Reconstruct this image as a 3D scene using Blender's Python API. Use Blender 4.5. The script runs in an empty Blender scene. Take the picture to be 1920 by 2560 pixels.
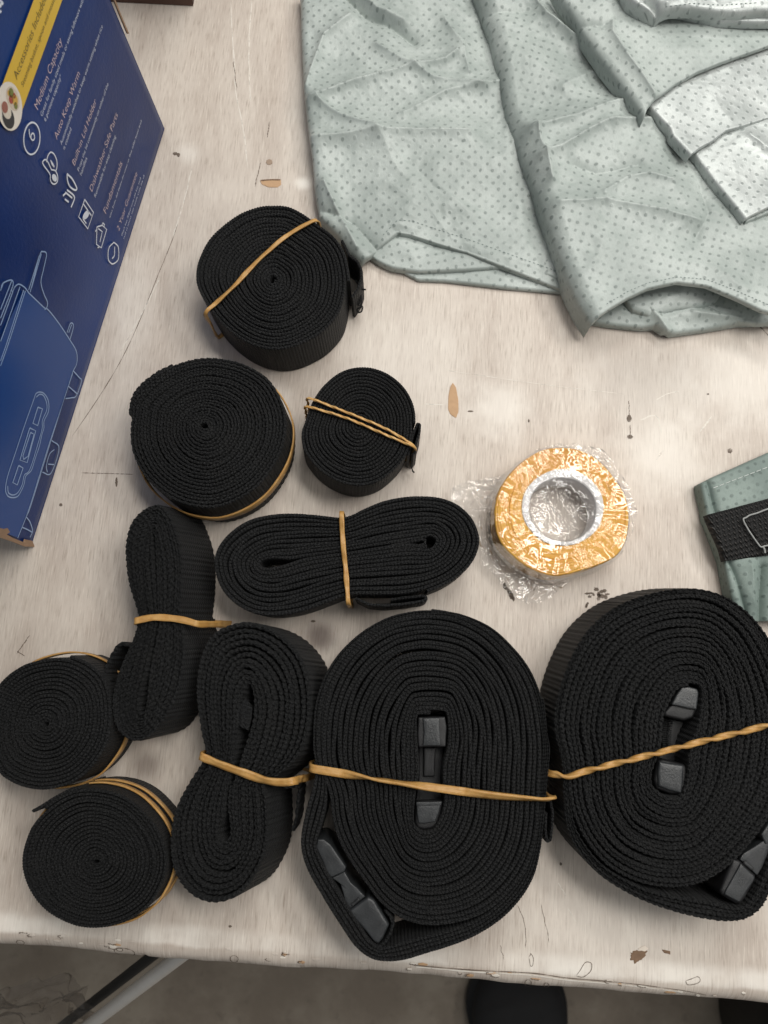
import bpy, math, random
import numpy as np
from mathutils import Vector, Matrix

random.seed(7)
RNG = np.random.default_rng(11)
SC = bpy.context.scene

# ------------------------------------------------------------------ camera
PW, PH, F = 1920.0, 2560.0, 1923.0      # photo frame and focal length in photo pixels
NAD = (980.0, 1670.0)                   # where the plumb line below the camera meets the photo
CH = 0.50                               # camera height above the table top (m)

def unit(v):
    v = np.asarray(v, float)
    return v / np.linalg.norm(v)

_down = unit([NAD[0] - PW / 2, -(NAD[1] - PH / 2), -F])
RZ = -_down
RX = unit(np.array([1.0, 0, 0]) - RZ[0] * RZ)
RY = np.cross(RZ, RX)
RCW = np.stack([RX, RY, RZ])            # camera vector -> world vector

cam_d = bpy.data.cameras.new('camera')
cam = bpy.data.objects.new('camera', cam_d)
SC.collection.objects.link(cam)
m4 = Matrix.Identity(4)
for i in range(3):
    for j in range(3):
        m4[i][j] = RCW[i, j]
m4[2][3] = CH
cam.matrix_world = m4
cam_d.sensor_fit = 'VERTICAL'
cam_d.sensor_height = 36.0
cam_d.lens = 36.0 * F / PH
cam_d.clip_start, cam_d.clip_end = 0.02, 50.0
cam_d.dof.use_dof = True
cam_d.dof.focus_distance = 0.475
cam_d.dof.aperture_fstop = 9.5
SC.camera = cam

# ------------------------------------------------------------------ light
w = bpy.data.worlds.new('World')
SC.world = w
w.use_nodes = True
bg = w.node_tree.nodes['Background']
bg.inputs[0].default_value = (0.95, 0.98, 1.0, 1)
bg.inputs[1].default_value = 0.15

def lamp(name, loc, target, size, power, col=(1, 0.97, 0.92)):
    d = bpy.data.lights.new(name, 'AREA')
    d.shape = 'RECTANGLE'
    d.size, d.size_y = size
    d.energy = power
    d.color = col
    o = bpy.data.objects.new(name, d)
    SC.collection.objects.link(o)
    o.location = loc
    v = Vector(target) - Vector(loc)
    o.rotation_euler = v.to_track_quat('-Z', 'Y').to_euler()
    return o

for lx, ly, lz, en in ((0.43, 0.40, 1.40, 12.5), (-0.70, 1.05, 1.9, 5), (1.35, 0.60, 1.7, 15), (0.45, 1.6, 1.8, 14.5), (-0.8, -0.35, 1.9, 0.8), (0.35, -1.15, 1.9, 1.5), (1.5, -0.9, 1.9, 5)):
    lamp('ceiling_tube_light', (lx, ly, lz), (lx * .75, ly * .75, 0), (1.0, 0.28), en)

SC.view_settings.view_transform = 'Standard'
SC.view_settings.look = 'None'
SC.view_settings.exposure = 0.0
SC.view_settings.gamma = 1.0
SC.cycles.max_bounces = 8
SC.cycles.transparent_max_bounces = 16
SC.cycles.sample_clamp_indirect = 6.0

# ------------------------------------------------------------------ helpers
def ray(px):
    px = np.atleast_2d(np.asarray(px, float))
    d = np.stack([px[:, 0] - PW / 2, -(px[:, 1] - PH / 2), np.full(len(px), -F)], 1)
    return d @ RCW.T

def un(px, z=0.0):
    """photo pixels -> world points on the horizontal plane at height z"""
    d = ray(px)
    z = np.broadcast_to(np.asarray(z, float), (len(d),))
    t = (z - CH) / d[:, 2]
    p = d * t[:, None]
    p[:, 2] = z
    return p

def zc(ox, oy, s, pts):
    p = np.asarray(pts, float)
    return np.stack([ox + p[:, 0] / s, oy + p[:, 1] / s], 1)

def noise2(x, y, seed=0):
    """gradient noise, about -1..1"""
    r = np.random.default_rng(seed)
    perm = r.permutation(256)
    ang = r.random(256) * 2 * np.pi
    gx, gy = np.cos(ang), np.sin(ang)
    xi, yi = np.floor(x).astype(int), np.floor(y).astype(int)
    xf, yf = x - xi, y - yi
    u, v = xf**3 * (xf * (xf * 6 - 15) + 10), yf**3 * (yf * (yf * 6 - 15) + 10)
    def g(ix, iy, dx, dy):
        h = perm[(perm[ix & 255] + iy) & 255]
        return gx[h] * dx + gy[h] * dy
    a = g(xi, yi, xf, yf) * (1 - u) + g(xi + 1, yi, xf - 1, yf) * u
    b = g(xi, yi + 1, xf, yf - 1) * (1 - u) + g(xi + 1, yi + 1, xf - 1, yf - 1) * u
    return 1.5 * (a * (1 - v) + b * v)

def fbm(x, y, seed=0, oct=3, gain=0.5):
    s, a = 0, 1.0
    for k in range(oct):
        s = s + a * noise2(x * 2**k + 7.3 * k, y * 2**k - 3.1 * k, seed + k)
        a *= gain
    return s

def ridged(x, y, seed=0, oct=3):
    s, a = 0, 1.0
    for k in range(oct):
        s = s + a * (1 - 2.2 * np.abs(noise2(x * 2**k + 1.7 * k, y * 2**k + 9.1 * k, seed + k)))
        a *= 0.5
    return s

def cr_closed(P, n):
    """closed Catmull-Rom through P, n samples evenly spaced over the key index"""
    P = np.asarray(P, float); K = len(P)
    t = np.arange(n) / n * K
    i = np.floor(t).astype(int); f = (t - i)[:, None]
    p0, p1, p2, p3 = P[(i - 1) % K], P[i % K], P[(i + 1) % K], P[(i + 2) % K]
    return 0.5 * (2 * p1 + (p2 - p0) * f + (2 * p0 - 5 * p1 + 4 * p2 - p3) * f**2 + (3 * p1 - p0 - 3 * p2 + p3) * f**3)

def cr_open(P, n):
    P = np.asarray(P, float); K = len(P)
    Q = np.vstack([2 * P[0] - P[1], P, 2 * P[-1] - P[-2]])
    t = np.linspace(0, K - 1 - 1e-9, n)
    i = np.floor(t).astype(int); f = (t - i)[:, None]
    p0, p1, p2, p3 = Q[i], Q[i + 1], Q[i + 2], Q[i + 3]
    return 0.5 * (2 * p1 + (p2 - p0) * f + (2 * p0 - 5 * p1 + 4 * p2 - p3) * f**2 + (3 * p1 - p0 - 3 * p2 + p3) * f**3)

def arc_resample(P, n, closed=False):
    Q = np.vstack([P, P[:1]]) if closed else np.asarray(P, float)
    d = np.concatenate([[0], np.cumsum(np.linalg.norm(np.diff(Q, axis=0), axis=1))])
    s = np.linspace(0, d[-1], n + 1)[:-1] if closed else np.linspace(0, d[-1], n)
    return np.stack([np.interp(s, d, Q[:, k]) for k in range(Q.shape[1])], 1)

def poly_open(P, n):
    return arc_resample(np.asarray(P, float), n)

def mesh_obj(name, verts, faces, mat, parent=None, uv=None, smooth=True):
    """faces: (n,k) int array or list of tuples"""
    me = bpy.data.meshes.new(name)
    verts = np.asarray(verts, float)
    if isinstance(faces, np.ndarray):
        nf, k = faces.shape
        me.vertices.add(len(verts)); me.vertices.foreach_set('co', verts.ravel())
        me.loops.add(nf * k); me.loops.foreach_set('vertex_index', faces.ravel().astype(np.int32))
        me.polygons.add(nf)
        me.polygons.foreach_set('loop_start', np.arange(0, nf * k, k, dtype=np.int32))
        me.update(calc_edges=True)
    else:
        me.from_pydata([tuple(v) for v in verts], [], [tuple(int(i) for i in f) for f in faces])
        me.update()
    if uv is not None:
        li = np.empty(len(me.loops), np.int32)
        me.loops.foreach_get('vertex_index', li)
        l = me.uv_layers.new(name='UVMap')
        l.data.foreach_set('uv', np.asarray(uv, np.float32)[li].ravel())
    if smooth:
        me.polygons.foreach_set('use_smooth', np.ones(len(me.polygons), bool))
    me.materials.append(mat)
    o = bpy.data.objects.new(name, me)
    SC.collection.objects.link(o)
    if parent is not None:
        o.parent = parent
        o.matrix_parent_inverse = Matrix.Translation(-Vector(parent.location))
    return o

def grid_faces(nr, nc, close_c=False):
    r = np.arange(nr - 1)[:, None]
    c = np.arange(nc if close_c else nc - 1)[None, :]
    a = r * nc + c; b = r * nc + (c + 1) % nc
    return np.stack([a, b, b + nc, a + nc], -1).reshape(-1, 4)

def thing(name, label, cat, loc, group=None):
    o = bpy.data.objects.new(name, None)
    o.empty_display_size = 0.02
    SC.collection.objects.link(o)
    o.location = loc
    o['label'] = label; o['category'] = cat
    if group: o['group'] = group
    return o

def tag(o, label, cat, group=None):
    o['label'] = label; o['category'] = cat
    if group: o['group'] = group
    return o

# ------------------------------------------------------------------ materials
class NT:
    def __init__(s, name):
        s.m = bpy.data.materials.new(name); s.m.use_nodes = True
        s.t = s.m.node_tree; s.n = s.t.nodes; s.bsdf = s.n['Principled BSDF']; s.out = s.n['Material Output']
    def node(s, typ, **kw):
        n = s.n.new(typ)
        for k, v in kw.items():
            if k.startswith('i_'):
                key = k[2:]; key = int(key) if key.isdigit() else key
                s.put(n.inputs[key], v)
            else:
                setattr(n, k, v)
        return n
    def put(s, inp, v):
        if isinstance(v, bpy.types.NodeSocket): s.t.links.new(v, inp)
        else: inp.default_value = v
    def math(s, op, a, b=0.0, c=0.0, clamp=False):
        n = s.n.new('ShaderNodeMath'); n.operation = op; n.use_clamp = clamp
        s.put(n.inputs[0], a); s.put(n.inputs[1], b); s.put(n.inputs[2], c)
        return n.outputs[0]
    def mix(s, f, a, b, blend='MIX'):
        n = s.n.new('ShaderNodeMix'); n.data_type = 'RGBA'; n.blend_type = blend
        s.put(n.inputs[0], f); s.put(n.inputs[6], a); s.put(n.inputs[7], b)
        return n.outputs[2]
    def ramp(s, f, lo, hi):
        n = s.n.new('ShaderNodeMapRange'); n.interpolation_type = 'SMOOTHSTEP'
        s.put(n.inputs[0], f); n.inputs[1].default_value = lo; n.inputs[2].default_value = hi
        return n.outputs[0]
    def noise(s, vec, scale, detail=3, rough=0.55, dist=0.0):
        n = s.n.new('ShaderNodeTexNoise'); s.put(n.inputs['Vector'], vec)
        n.inputs['Scale'].default_value = scale; n.inputs['Detail'].default_value = detail
        n.inputs['Roughness'].default_value = rough; n.inputs['Distortion'].default_value = dist
        return n.outputs['Fac']
    def bump(s, h, strength, dist, normal=None):
        n = s.n.new('ShaderNodeBump'); n.inputs['Strength'].default_value = strength
        n.inputs['Distance'].default_value = dist; s.put(n.inputs['Height'], h)
        if normal is not None: s.put(n.inputs['Normal'], normal)
        return n.outputs[0]
    def set(s, **kw):
        names = dict(col='Base Color', rough='Roughness', metal='Metallic', spec='Specular IOR Level', normal='Normal',
                     coat='Coat Weight', coatr='Coat Roughness', sheen='Sheen Weight', sheenr='Sheen Roughness', trans='Transmission Weight',
                     alpha='Alpha', sss='Subsurface Weight', ior='IOR')
        for k, v in kw.items():
            s.put(s.bsdf.inputs[names[k]], v)
        return s
    def scaled(s, vec, sc, rot=(0, 0, 0), loc=(0, 0, 0)):
        n = s.n.new('ShaderNodeMapping'); s.put(n.inputs[0], vec)
        n.inputs['Scale'].default_value = sc; n.inputs['Rotation'].default_value = rot; n.inputs['Location'].default_value = loc
        return n.outputs[0]

def rgb(r, g, b): return (r, g, b, 1.0)

def srgb(r, g, b):
    f = lambda c: (c / 255 / 12.92) if c / 255 <= 0.04045 else ((c / 255 + 0.055) / 1.055) ** 2.4
    return (f(r), f(g), f(b), 1.0)

# table front edge in world space
E0, E1 = un([(0, 2318)], 0)[0], un([(1920, 2464)], 0)[0]
EDIR = unit((E1 - E0)[:2]); EANG = math.atan2(EDIR[1], EDIR[0])
ENRM = np.array([EDIR[1], -EDIR[0]])     # points away from the table, toward the viewer

def make_laminate():
    t = NT('washed_wood_laminate')
    tc = t.node('ShaderNodeTexCoord').outputs['Object']
    g = t.scaled(tc, (1, 1, 1), (0, 0, -EANG))
    fine = t.noise(t.scaled(g, (1150, 75, 30)), 1.0, 3, 0.6)
    mid = t.noise(t.scaled(g, (380, 30, 20)), 1.0, 4, 0.6, 0.3)
    wide = t.noise(t.scaled(g, (40, 8, 10)), 1.0, 4, 0.6, 0.4)
    cloud = t.noise(g, 11.0, 5, 0.6)
    base = t.mix(t.ramp(wide, 0.3, 0.7), srgb(203, 193, 182), srgb(186, 174, 163))
    base = t.mix(t.math('MULTIPLY', t.ramp(mid, 0.5, 0.78), 0.22), base, srgb(160, 142, 127))
    base = t.mix(t.math('MULTIPLY', t.ramp(fine, 0.50, 0.74), 0.55), base, srgb(136, 119, 104))
    base = t.mix(t.math('MULTIPLY', t.ramp(fine, 0.47, 0.25), 0.50), base, srgb(226, 218, 206))
    base = t.mix(t.math('MULTIPLY', t.ramp(cloud, 0.5, 0.72), 0.40), base, srgb(217, 208, 197))
    # worn whitish patches, painted lamp glare and soft dark spots, each at its own place on the table
    def spot(px, r, col, amt, irregular=0.55, base=None, sq=1.0):
        c = un([px], 0)[0]
        v = t.node('ShaderNodeVectorMath', operation='SUBTRACT', i_0=tc, i_1=tuple(c)).outputs[0]
        v = t.node('ShaderNodeVectorMath', operation='MULTIPLY', i_0=v, i_1=(1, sq, 0)).outputs[0]
        d = t.node('ShaderNodeVectorMath', operation='LENGTH', i_0=v).outputs['Value']
        d = t.math('ADD', t.math('DIVIDE', d, r), t.math('MULTIPLY', t.math('SUBTRACT', patch, 0.5), irregular * 2))
        return t.mix(t.math('MULTIPLY', t.ramp(d, 1.35, 0.15), amt), base, col)
    patch = t.noise(g, 55.0, 4, 0.6)
    W = srgb(240, 235, 226)
    for px, r, a, sq in [((1250, 1020), .022, .5, 1), ((1590, 970), .05, .22, 1.6), ((1850, 960), .05, .45, 1.4), ((1650, 1130), .03, .45, 1),
                         ((758, 458), .006, .85, 1), ((470, 385), .009, .35, 1), ((1000, 900), .05, .25, 1), ((560, 900), .03, .2, .6),
                         ((690, 1000), .012, .3, 1), ((330, 790), .02, .25, .4), ((1500, 2330), .05, .3, 1.5), ((60, 1180), .03, .2, .5),
                         ((790, 250), .03, .3, .5)]:
        base = spot(px, r, W, a, base=base, sq=sq)
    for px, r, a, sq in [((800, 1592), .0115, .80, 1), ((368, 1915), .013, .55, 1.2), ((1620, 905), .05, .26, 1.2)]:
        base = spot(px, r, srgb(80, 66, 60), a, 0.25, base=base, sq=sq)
    # brighter band that runs along just behind the front edge
    v = t.node('ShaderNodeVectorMath', operation='SUBTRACT', i_0=tc, i_1=tuple(E0)).outputs[0]
    dist = t.node('ShaderNodeVectorMath', operation='DOT_PRODUCT', i_0=v, i_1=(float(ENRM[0]), float(ENRM[1]), 0)).outputs['Value']
    dist = t.math('ADD', dist, t.math('MULTIPLY', t.math('SUBTRACT', patch, 0.5), 0.006))
    band = t.math('MULTIPLY', t.ramp(dist, -0.011, -0.004), t.ramp(dist, 0.004, 0.001))
    base = t.mix(t.math('MULTIPLY', band, t.math('ADD', 0.12, t.math('MULTIPLY', t.ramp(cloud, 0.38, 0.62), 0.45))), base, srgb(244, 240, 232))
    h = t.math('ADD', t.math('MULTIPLY', fine, 0.5), t.math('MULTIPLY', t.noise(g, 900, 2), 0.25))
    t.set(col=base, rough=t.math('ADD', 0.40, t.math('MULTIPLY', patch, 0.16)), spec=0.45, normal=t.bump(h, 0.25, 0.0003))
    return t.m

def make_webbing(name, pitch, cross, side_amp):
    """black nylon webbing: u runs along the strap (m), v across it (m)"""
    t = NT(name)
    uv = t.node('ShaderNodeUVMap').outputs[0]
    s = t.node('ShaderNodeSeparateXYZ', i_0=uv)
    u, v = s.outputs[0], s.outputs[1]
    k = 2 * math.pi
    rib = t.math('SINE', t.math('MULTIPLY', u, k / pitch))
    col = t.math('SINE', t.math('ADD', t.math('MULTIPLY', v, k / cross), t.math('MULTIPLY', u, k / pitch / 2)))
    weave = t.math('ADD', t.math('MULTIPLY', rib, 0.6), t.math('MULTIPLY', t.math('MULTIPLY', rib, col), 0.5))
    fib = t.noise(t.node('ShaderNodeTexCoord').outputs['Object'], 1500, 3, 0.7)
    h = t.math('ADD', weave, t.math('MULTIPLY', fib, 1.0))
    big = t.noise(t.node('ShaderNodeTexCoord').outputs['Object'], 60, 3)
    c = t.mix(t.ramp(fib, 0.40, 0.72), rgb(.0025, .0027, .0029), rgb(.022, .023, .0245))
    c = t.mix(t.math('MULTIPLY', t.ramp(big, .45, .75), .25), c, rgb(.016, .015, .0145))
    t.set(col=c, rough=0.58, spec=0.24, sheen=0.02, sheenr=0.5, normal=t.bump(h, 0.9, side_amp))
    return t.m

def make_rubber(name, a, b):
    t = NT(name)
    tc = t.node('ShaderNodeTexCoord').outputs['Object']
    uv = t.node('ShaderNodeUVMap').outputs[0]
    lines = t.noise(t.scaled(uv, (90, 2600, 1)), 1.0, 3, 0.6)
    n = t.noise(tc, 220, 3)
    c = t.mix(t.ramp(n, .3, .7), a, b)
    c = t.mix(t.math('MULTIPLY', t.ramp(lines, .5, .7), .5), c, rgb(.20, .10, .028))
    t.set(col=c, rough=0.42, spec=0.45, sss=0.12, normal=t.bump(lines, 0.5, 0.0004))
    t.bsdf.inputs['Subsurface Radius'].default_value = (0.003, 0.0015, 0.0006)
    return t.m

def make_plastic(name, c, rough=0.45, grain=0.0003):
    t = NT(name)
    tc = t.node('ShaderNodeTexCoord').outputs['Object']
    n = t.noise(tc, 900, 4, 0.7); n2 = t.noise(tc, 120, 4)
    cc = t.mix(t.ramp(n2, .3, .7), tuple(x * .8 for x in c[:3]) + (1,), tuple(x * 1.25 for x in c[:3]) + (1,))
    t.set(col=cc, rough=t.math('ADD', rough - .1, t.math('MULTIPLY', n2, .25)), spec=0.5, normal=t.bump(n, 0.5, grain))
    return t.m

def make_fabric(name, light, dark, dot, metal, rough, spacing=0.0060):
    """non-woven sheet embossed with a staggered grid of small dots"""
    t = NT(name)
    uv = t.node('ShaderNodeUVMap').outputs[0]
    obj = t.node('ShaderNodeTexCoord').outputs['Object']
    p = t.scaled(uv, (1 / spacing, 1 / spacing, 1), (0, 0, math.radians(38)))
    wob = t.node('ShaderNodeTexNoise', i_Scale=0.7); t.put(wob.inputs['Vector'], p)
    off = t.node('ShaderNodeVectorMath', operation='SCALE'); t.put(off.inputs[0], wob.outputs['Color']); off.inputs['Scale'].default_value = 0.5
    p2 = t.node('ShaderNodeVectorMath', operation='ADD', i_0=p, i_1=off.outputs[0]).outputs[0]
    vo = t.node('ShaderNodeTexVoronoi', feature='F1', voronoi_dimensions='2D'); t.put(vo.inputs['Vector'], p2)
    vo.inputs['Scale'].default_value = 1.0; vo.inputs['Randomness'].default_value = 0.12
    d = vo.outputs['Distance']
    patch0 = t.noise(obj, 40, 3, 0.6)
    dots = t.math('MULTIPLY', t.ramp(d, 0.23, 0.11), t.ramp(patch0, .22, .60))
    fib = t.noise(t.scaled(uv, (900, 500, 1)), 1.0, 3, 0.7)
    patch = t.noise(obj, 28, 4, 0.6)
    c = t.mix(t.ramp(patch, .35, .68), dark, light)
    c = t.mix(t.math('MULTIPLY', t.ramp(fib, .45, .75), .35), c, tuple(x * .72 for x in dark[:3]) + (1,))
    c = t.mix(t.math('MULTIPLY', dots, .58), c, dot)
    bn = t.bump(t.ramp(d, 0.26, 0.10), 0.45, -0.0004)
    bn = t.bump(fib, 0.35, 0.0003, bn)
    t.set(col=c, rough=rough, metal=metal, spec=0.4, normal=bn)
    return t.m

def make_film(name, tint=1.0, gloss=0.06, strength=0.9, base_refl=0.05, sc=95):
    t = NT(name)
    obj = t.node('ShaderNodeTexCoord').outputs['Object']
    n1 = t.noise(obj, sc, 5, 0.62, 0.8)
    vo = t.node('ShaderNodeTexVoronoi', feature='DISTANCE_TO_EDGE'); t.put(vo.inputs['Vector'], obj); vo.inputs['Scale'].default_value = sc * 1.3
    h = t.math('ADD', n1, t.math('MULTIPLY', t.ramp(vo.outputs['Distance'], 0, .25), .25))
    h = t.math('MULTIPLY', h, t.math('ADD', .08, t.ramp(t.noise(obj, 30, 3, .6), .47, .66)))
    nb = t.bump(h, strength, 0.0015)
    lw = t.node('ShaderNodeLayerWeight', i_Blend=0.25); t.put(lw.inputs['Normal'], nb)
    fac = t.math('ADD', base_refl, t.math('MULTIPLY', lw.outputs['Fresnel'], 0.5), clamp=True)
    tr = t.node('ShaderNodeBsdfTransparent'); tr.inputs[0].default_value = (tint, tint, tint, 1)
    gl = t.node('ShaderNodeBsdfGlossy'); gl.inputs['Roughness'].default_value = gloss; t.put(gl.inputs['Normal'], nb)
    mx = t.node('ShaderNodeMixShader'); t.put(mx.inputs[0], fac)
    t.t.links.new(tr.outputs[0], mx.inputs[1]); t.t.links.new(gl.outputs[0], mx.inputs[2])
    t.t.links.new(mx.outputs[0], t.out.inputs[0])
    return t.m

def make_worn(name, c, amount, sc=130):
    """thin mark that only partly covers what it lies on"""
    t = NT(name)
    n = t.noise(t.node('ShaderNodeTexCoord').outputs['Object'], sc, 4, .6)
    tr = t.node('ShaderNodeBsdfTransparent')
    t.set(col=c, rough=.6, spec=.3)
    mx = t.node('ShaderNodeMixShader'); t.put(mx.inputs[0], t.math('MULTIPLY', t.ramp(n, .22, .52), amount))
    t.t.links.new(tr.outputs[0], mx.inputs[1]); t.t.links.new(t.bsdf.outputs[0], mx.inputs[2]); t.t.links.new(mx.outputs[0], t.out.inputs[0])
    return t.m

def make_simple(name, c, rough=0.6, metal=0.0, spec=0.5, vary=0.2, sc=60, bump=0.0):
    t = NT(name)
    n = t.noise(t.node('ShaderNodeTexCoord').outputs['Object'], sc, 4, 0.6)
    cc = t.mix(n, tuple(x * (1 - vary) for x in c[:3]) + (1,), tuple(min(1, x * (1 + vary)) for x in c[:3]) + (1,))
    t.set(col=cc, rough=rough, metal=metal, spec=spec)
    if bump: t.set(normal=t.bump(n, 0.6, bump))
    return t.m

M_LAM = make_laminate()
M_WEB = make_webbing('black_nylon_webbing', 0.0021, 0.0018, 0.0006)
M_WEBC = make_webbing('black_coarse_webbing', 0.0030, 0.0022, 0.0009)
M_RUB = make_rubber('tan_rubber', rgb(.53, .31, .105), rgb(.43, .225, .06))
M_RUBP = make_rubber('pale_rubber', rgb(.66, .42, .17), rgb(.52, .29, .09))
M_PLA = make_plastic('black_buckle_plastic', (.024, .026, .028), 0.34, 0.0004)
M_PLD = make_plastic('shaded_buckle_plastic', (.007, .007, .008), 0.5, 0.0003)  # darker than the faces: shade of the buckle sides put into the colour
M_FAB = make_fabric('grey_nonwoven_fabric', srgb(178, 186, 182), srgb(154, 163, 159), srgb(92, 102, 99), 0.0, 0.40)
M_SIL = make_fabric('silver_nonwoven_fabric', srgb(192, 197, 195), srgb(172, 178, 176), srgb(92, 102, 100), 0.25, 0.40)
M_DFB = make_fabric('dull_grey_fabric', srgb(136, 150, 144), srgb(112, 126, 121), srgb(72, 84, 81), 0.0, 0.6)

# ------------------------------------------------------------------ structure: floor
fl = NT('dusty_concrete')
_o = fl.node('ShaderNodeTexCoord').outputs['Object']
_n = fl.noise(_o, 9, 6, .65); _n2 = fl.noise(_o, 70, 4, .6)
_c = fl.mix(fl.ramp(_n, .35, .7), srgb(128, 117, 104), srgb(154, 144, 130))
_c = fl.mix(fl.math('MULTIPLY', fl.ramp(_n2, .55, .75), .4), _c, srgb(104, 94, 84))
fl.set(col=_c, rough=.7, normal=fl.bump(_n2, .3, .002))
FZ = -0.74
floor = mesh_obj('floor', [(-3, -3, FZ), (3, -3, FZ), (3, 3, FZ), (-3, 3, FZ)], [(0, 1, 2, 3)], fl.m)
floor['kind'] = 'structure'

# ------------------------------------------------------------------ table
TB = thing('work_table', 'washed wood laminate table top with a chipped rounded front edge, under everything', 'table', (0, 0, FZ))
def build_table():
    r = 0.0125
    prof = [(-1.05, 0.0), (-0.5, 0.0), (-0.2, 0), (-0.1, 0), (-0.05, 0), (-0.02, 0), (-0.006, 0), (-0.002, 0)]
    for a in np.linspace(0, 150, 22):
        prof.append((r * math.sin(math.radians(a)), -r + r * math.cos(math.radians(a))))
    prof += [(-0.004, -0.027), (-0.03, -0.028), (-1.05, -0.028), (-1.05, 0.0)]
    prof = np.array(prof)
    nx = 1500
    xs = np.linspace(-0.75, 0.85, nx)
    mid = (E0 + E1) / 2
    X, I = np.meshgrid(xs, np.arange(len(prof)), indexing='ij')
    d = prof[:, 0][I]; z = prof[:, 1][I]
    edge = np.clip((d + 0.004) / 0.012, 0, 1)
    wob = 0.0013 * noise2(X * 14, X * 0 + .5, 3) + 0.0006 * noise2(X * 60, X * 0 + z * 40, 4)
    chip = np.clip(noise2(X * 95, z * 130 + 3.0, 5) - 0.42, 0, 1) * 0.0045 * np.clip((-z - 0.003) / 0.005, 0, 1)
    d = d + edge * (wob - chip)
    P = np.stack([mid[0] + EDIR[0] * X + ENRM[0] * d, mid[1] + EDIR[1] * X + ENRM[1] * d, z], -1)
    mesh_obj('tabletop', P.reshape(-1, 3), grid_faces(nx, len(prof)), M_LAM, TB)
    # sharp seam where the laminate folds over the front edge
    return mid
EMID = build_table()

M_CHIP = make_simple('bare_fibreboard', srgb(186, 152, 118), .8, vary=.15, sc=300, bump=.0004)
M_CHIPD = make_simple('dark_bare_fibreboard', srgb(120, 96, 76), .85, vary=.3, sc=400, bump=.0005)
M_MARK = make_worn('dirt_mark', srgb(104, 90, 78), .75)
M_SCRW = make_worn('white_scuff', srgb(236, 230, 220), .8)

def flat_poly(name, pts, z, mat, parent, thick=0.0004, jag=0.0, edge_drop=True):
    P = arc_resample(np.asarray(pts, float), 40, True)
    if jag:
        c = P.mean(0)
        k = np.arange(40)
        P = c + (P - c) * (1 + jag * noise2(k * .45, k * 0 + pts[0][0], 9))[:, None]
    wpt = un(P, z)
    n = len(wpt)
    c = wpt.mean(0)
    inner = c + (wpt - c) * .9
    inner[:, 2] = z + thick * .3
    low = wpt.copy(); low[:, 2] = z - 0.0003
    V = np.vstack([inner, wpt, low])
    F_ = [tuple(range(n))] + [(i, (i + 1) % n, n + (i + 1) % n, n + i)[::-1] for i in range(n)] + \
         [(n + i, n + (i + 1) % n, 2 * n + (i + 1) % n, 2 * n + i)[::-1] for i in range(n)]
    return mesh_obj(name, V, F_, mat, parent, smooth=False)

def ribbon(name, pts, width, mat, parent, z=0.00015, wob=0.4, seed=1):
    P = cr_open(np.asarray(pts, float), 90) if len(pts) > 2 else arc_resample(pts, 60)
    W3 = un(P, z)
    W3[:, 0] += 0.0005 * noise2(np.arange(len(P)) * .06, np.zeros(len(P)), seed)
    tg = np.gradient(W3[:, :2], axis=0); tg /= np.linalg.norm(tg, axis=1)[:, None] + 1e-12
    nr = np.stack([-tg[:, 1], tg[:, 0]], 1)
    k = np.arange(len(P))
    wd = width * .5 * np.clip(1 + wob * 2 * noise2(k * .21, k * 0 + seed, seed), .12, 2) * np.minimum(1, np.minimum(k, k[::-1]) / 6 + .05)
    L = W3.copy(); R_ = W3.copy()
    L[:, :2] += nr * wd[:, None]; R_[:, :2] -= nr * wd[:, None]
    V = np.vstack([L, R_]); n = len(P)
    F_ = np.array([(i, n + i, n + i + 1, i + 1) for i in range(n - 1)])
    return mesh_obj(name, V, F_, mat, parent)

def c8(ox, oy, rx, ry, n=14, rot=0):
    a = np.linspace(0, 2 * np.pi, n, endpoint=False)
    x, y = rx * np.cos(a), ry * np.sin(a)
    cr, sr = math.cos(rot), math.sin(rot)
    return np.stack([ox + x * cr - y * sr, oy + x * sr + y * cr], 1)

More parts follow.
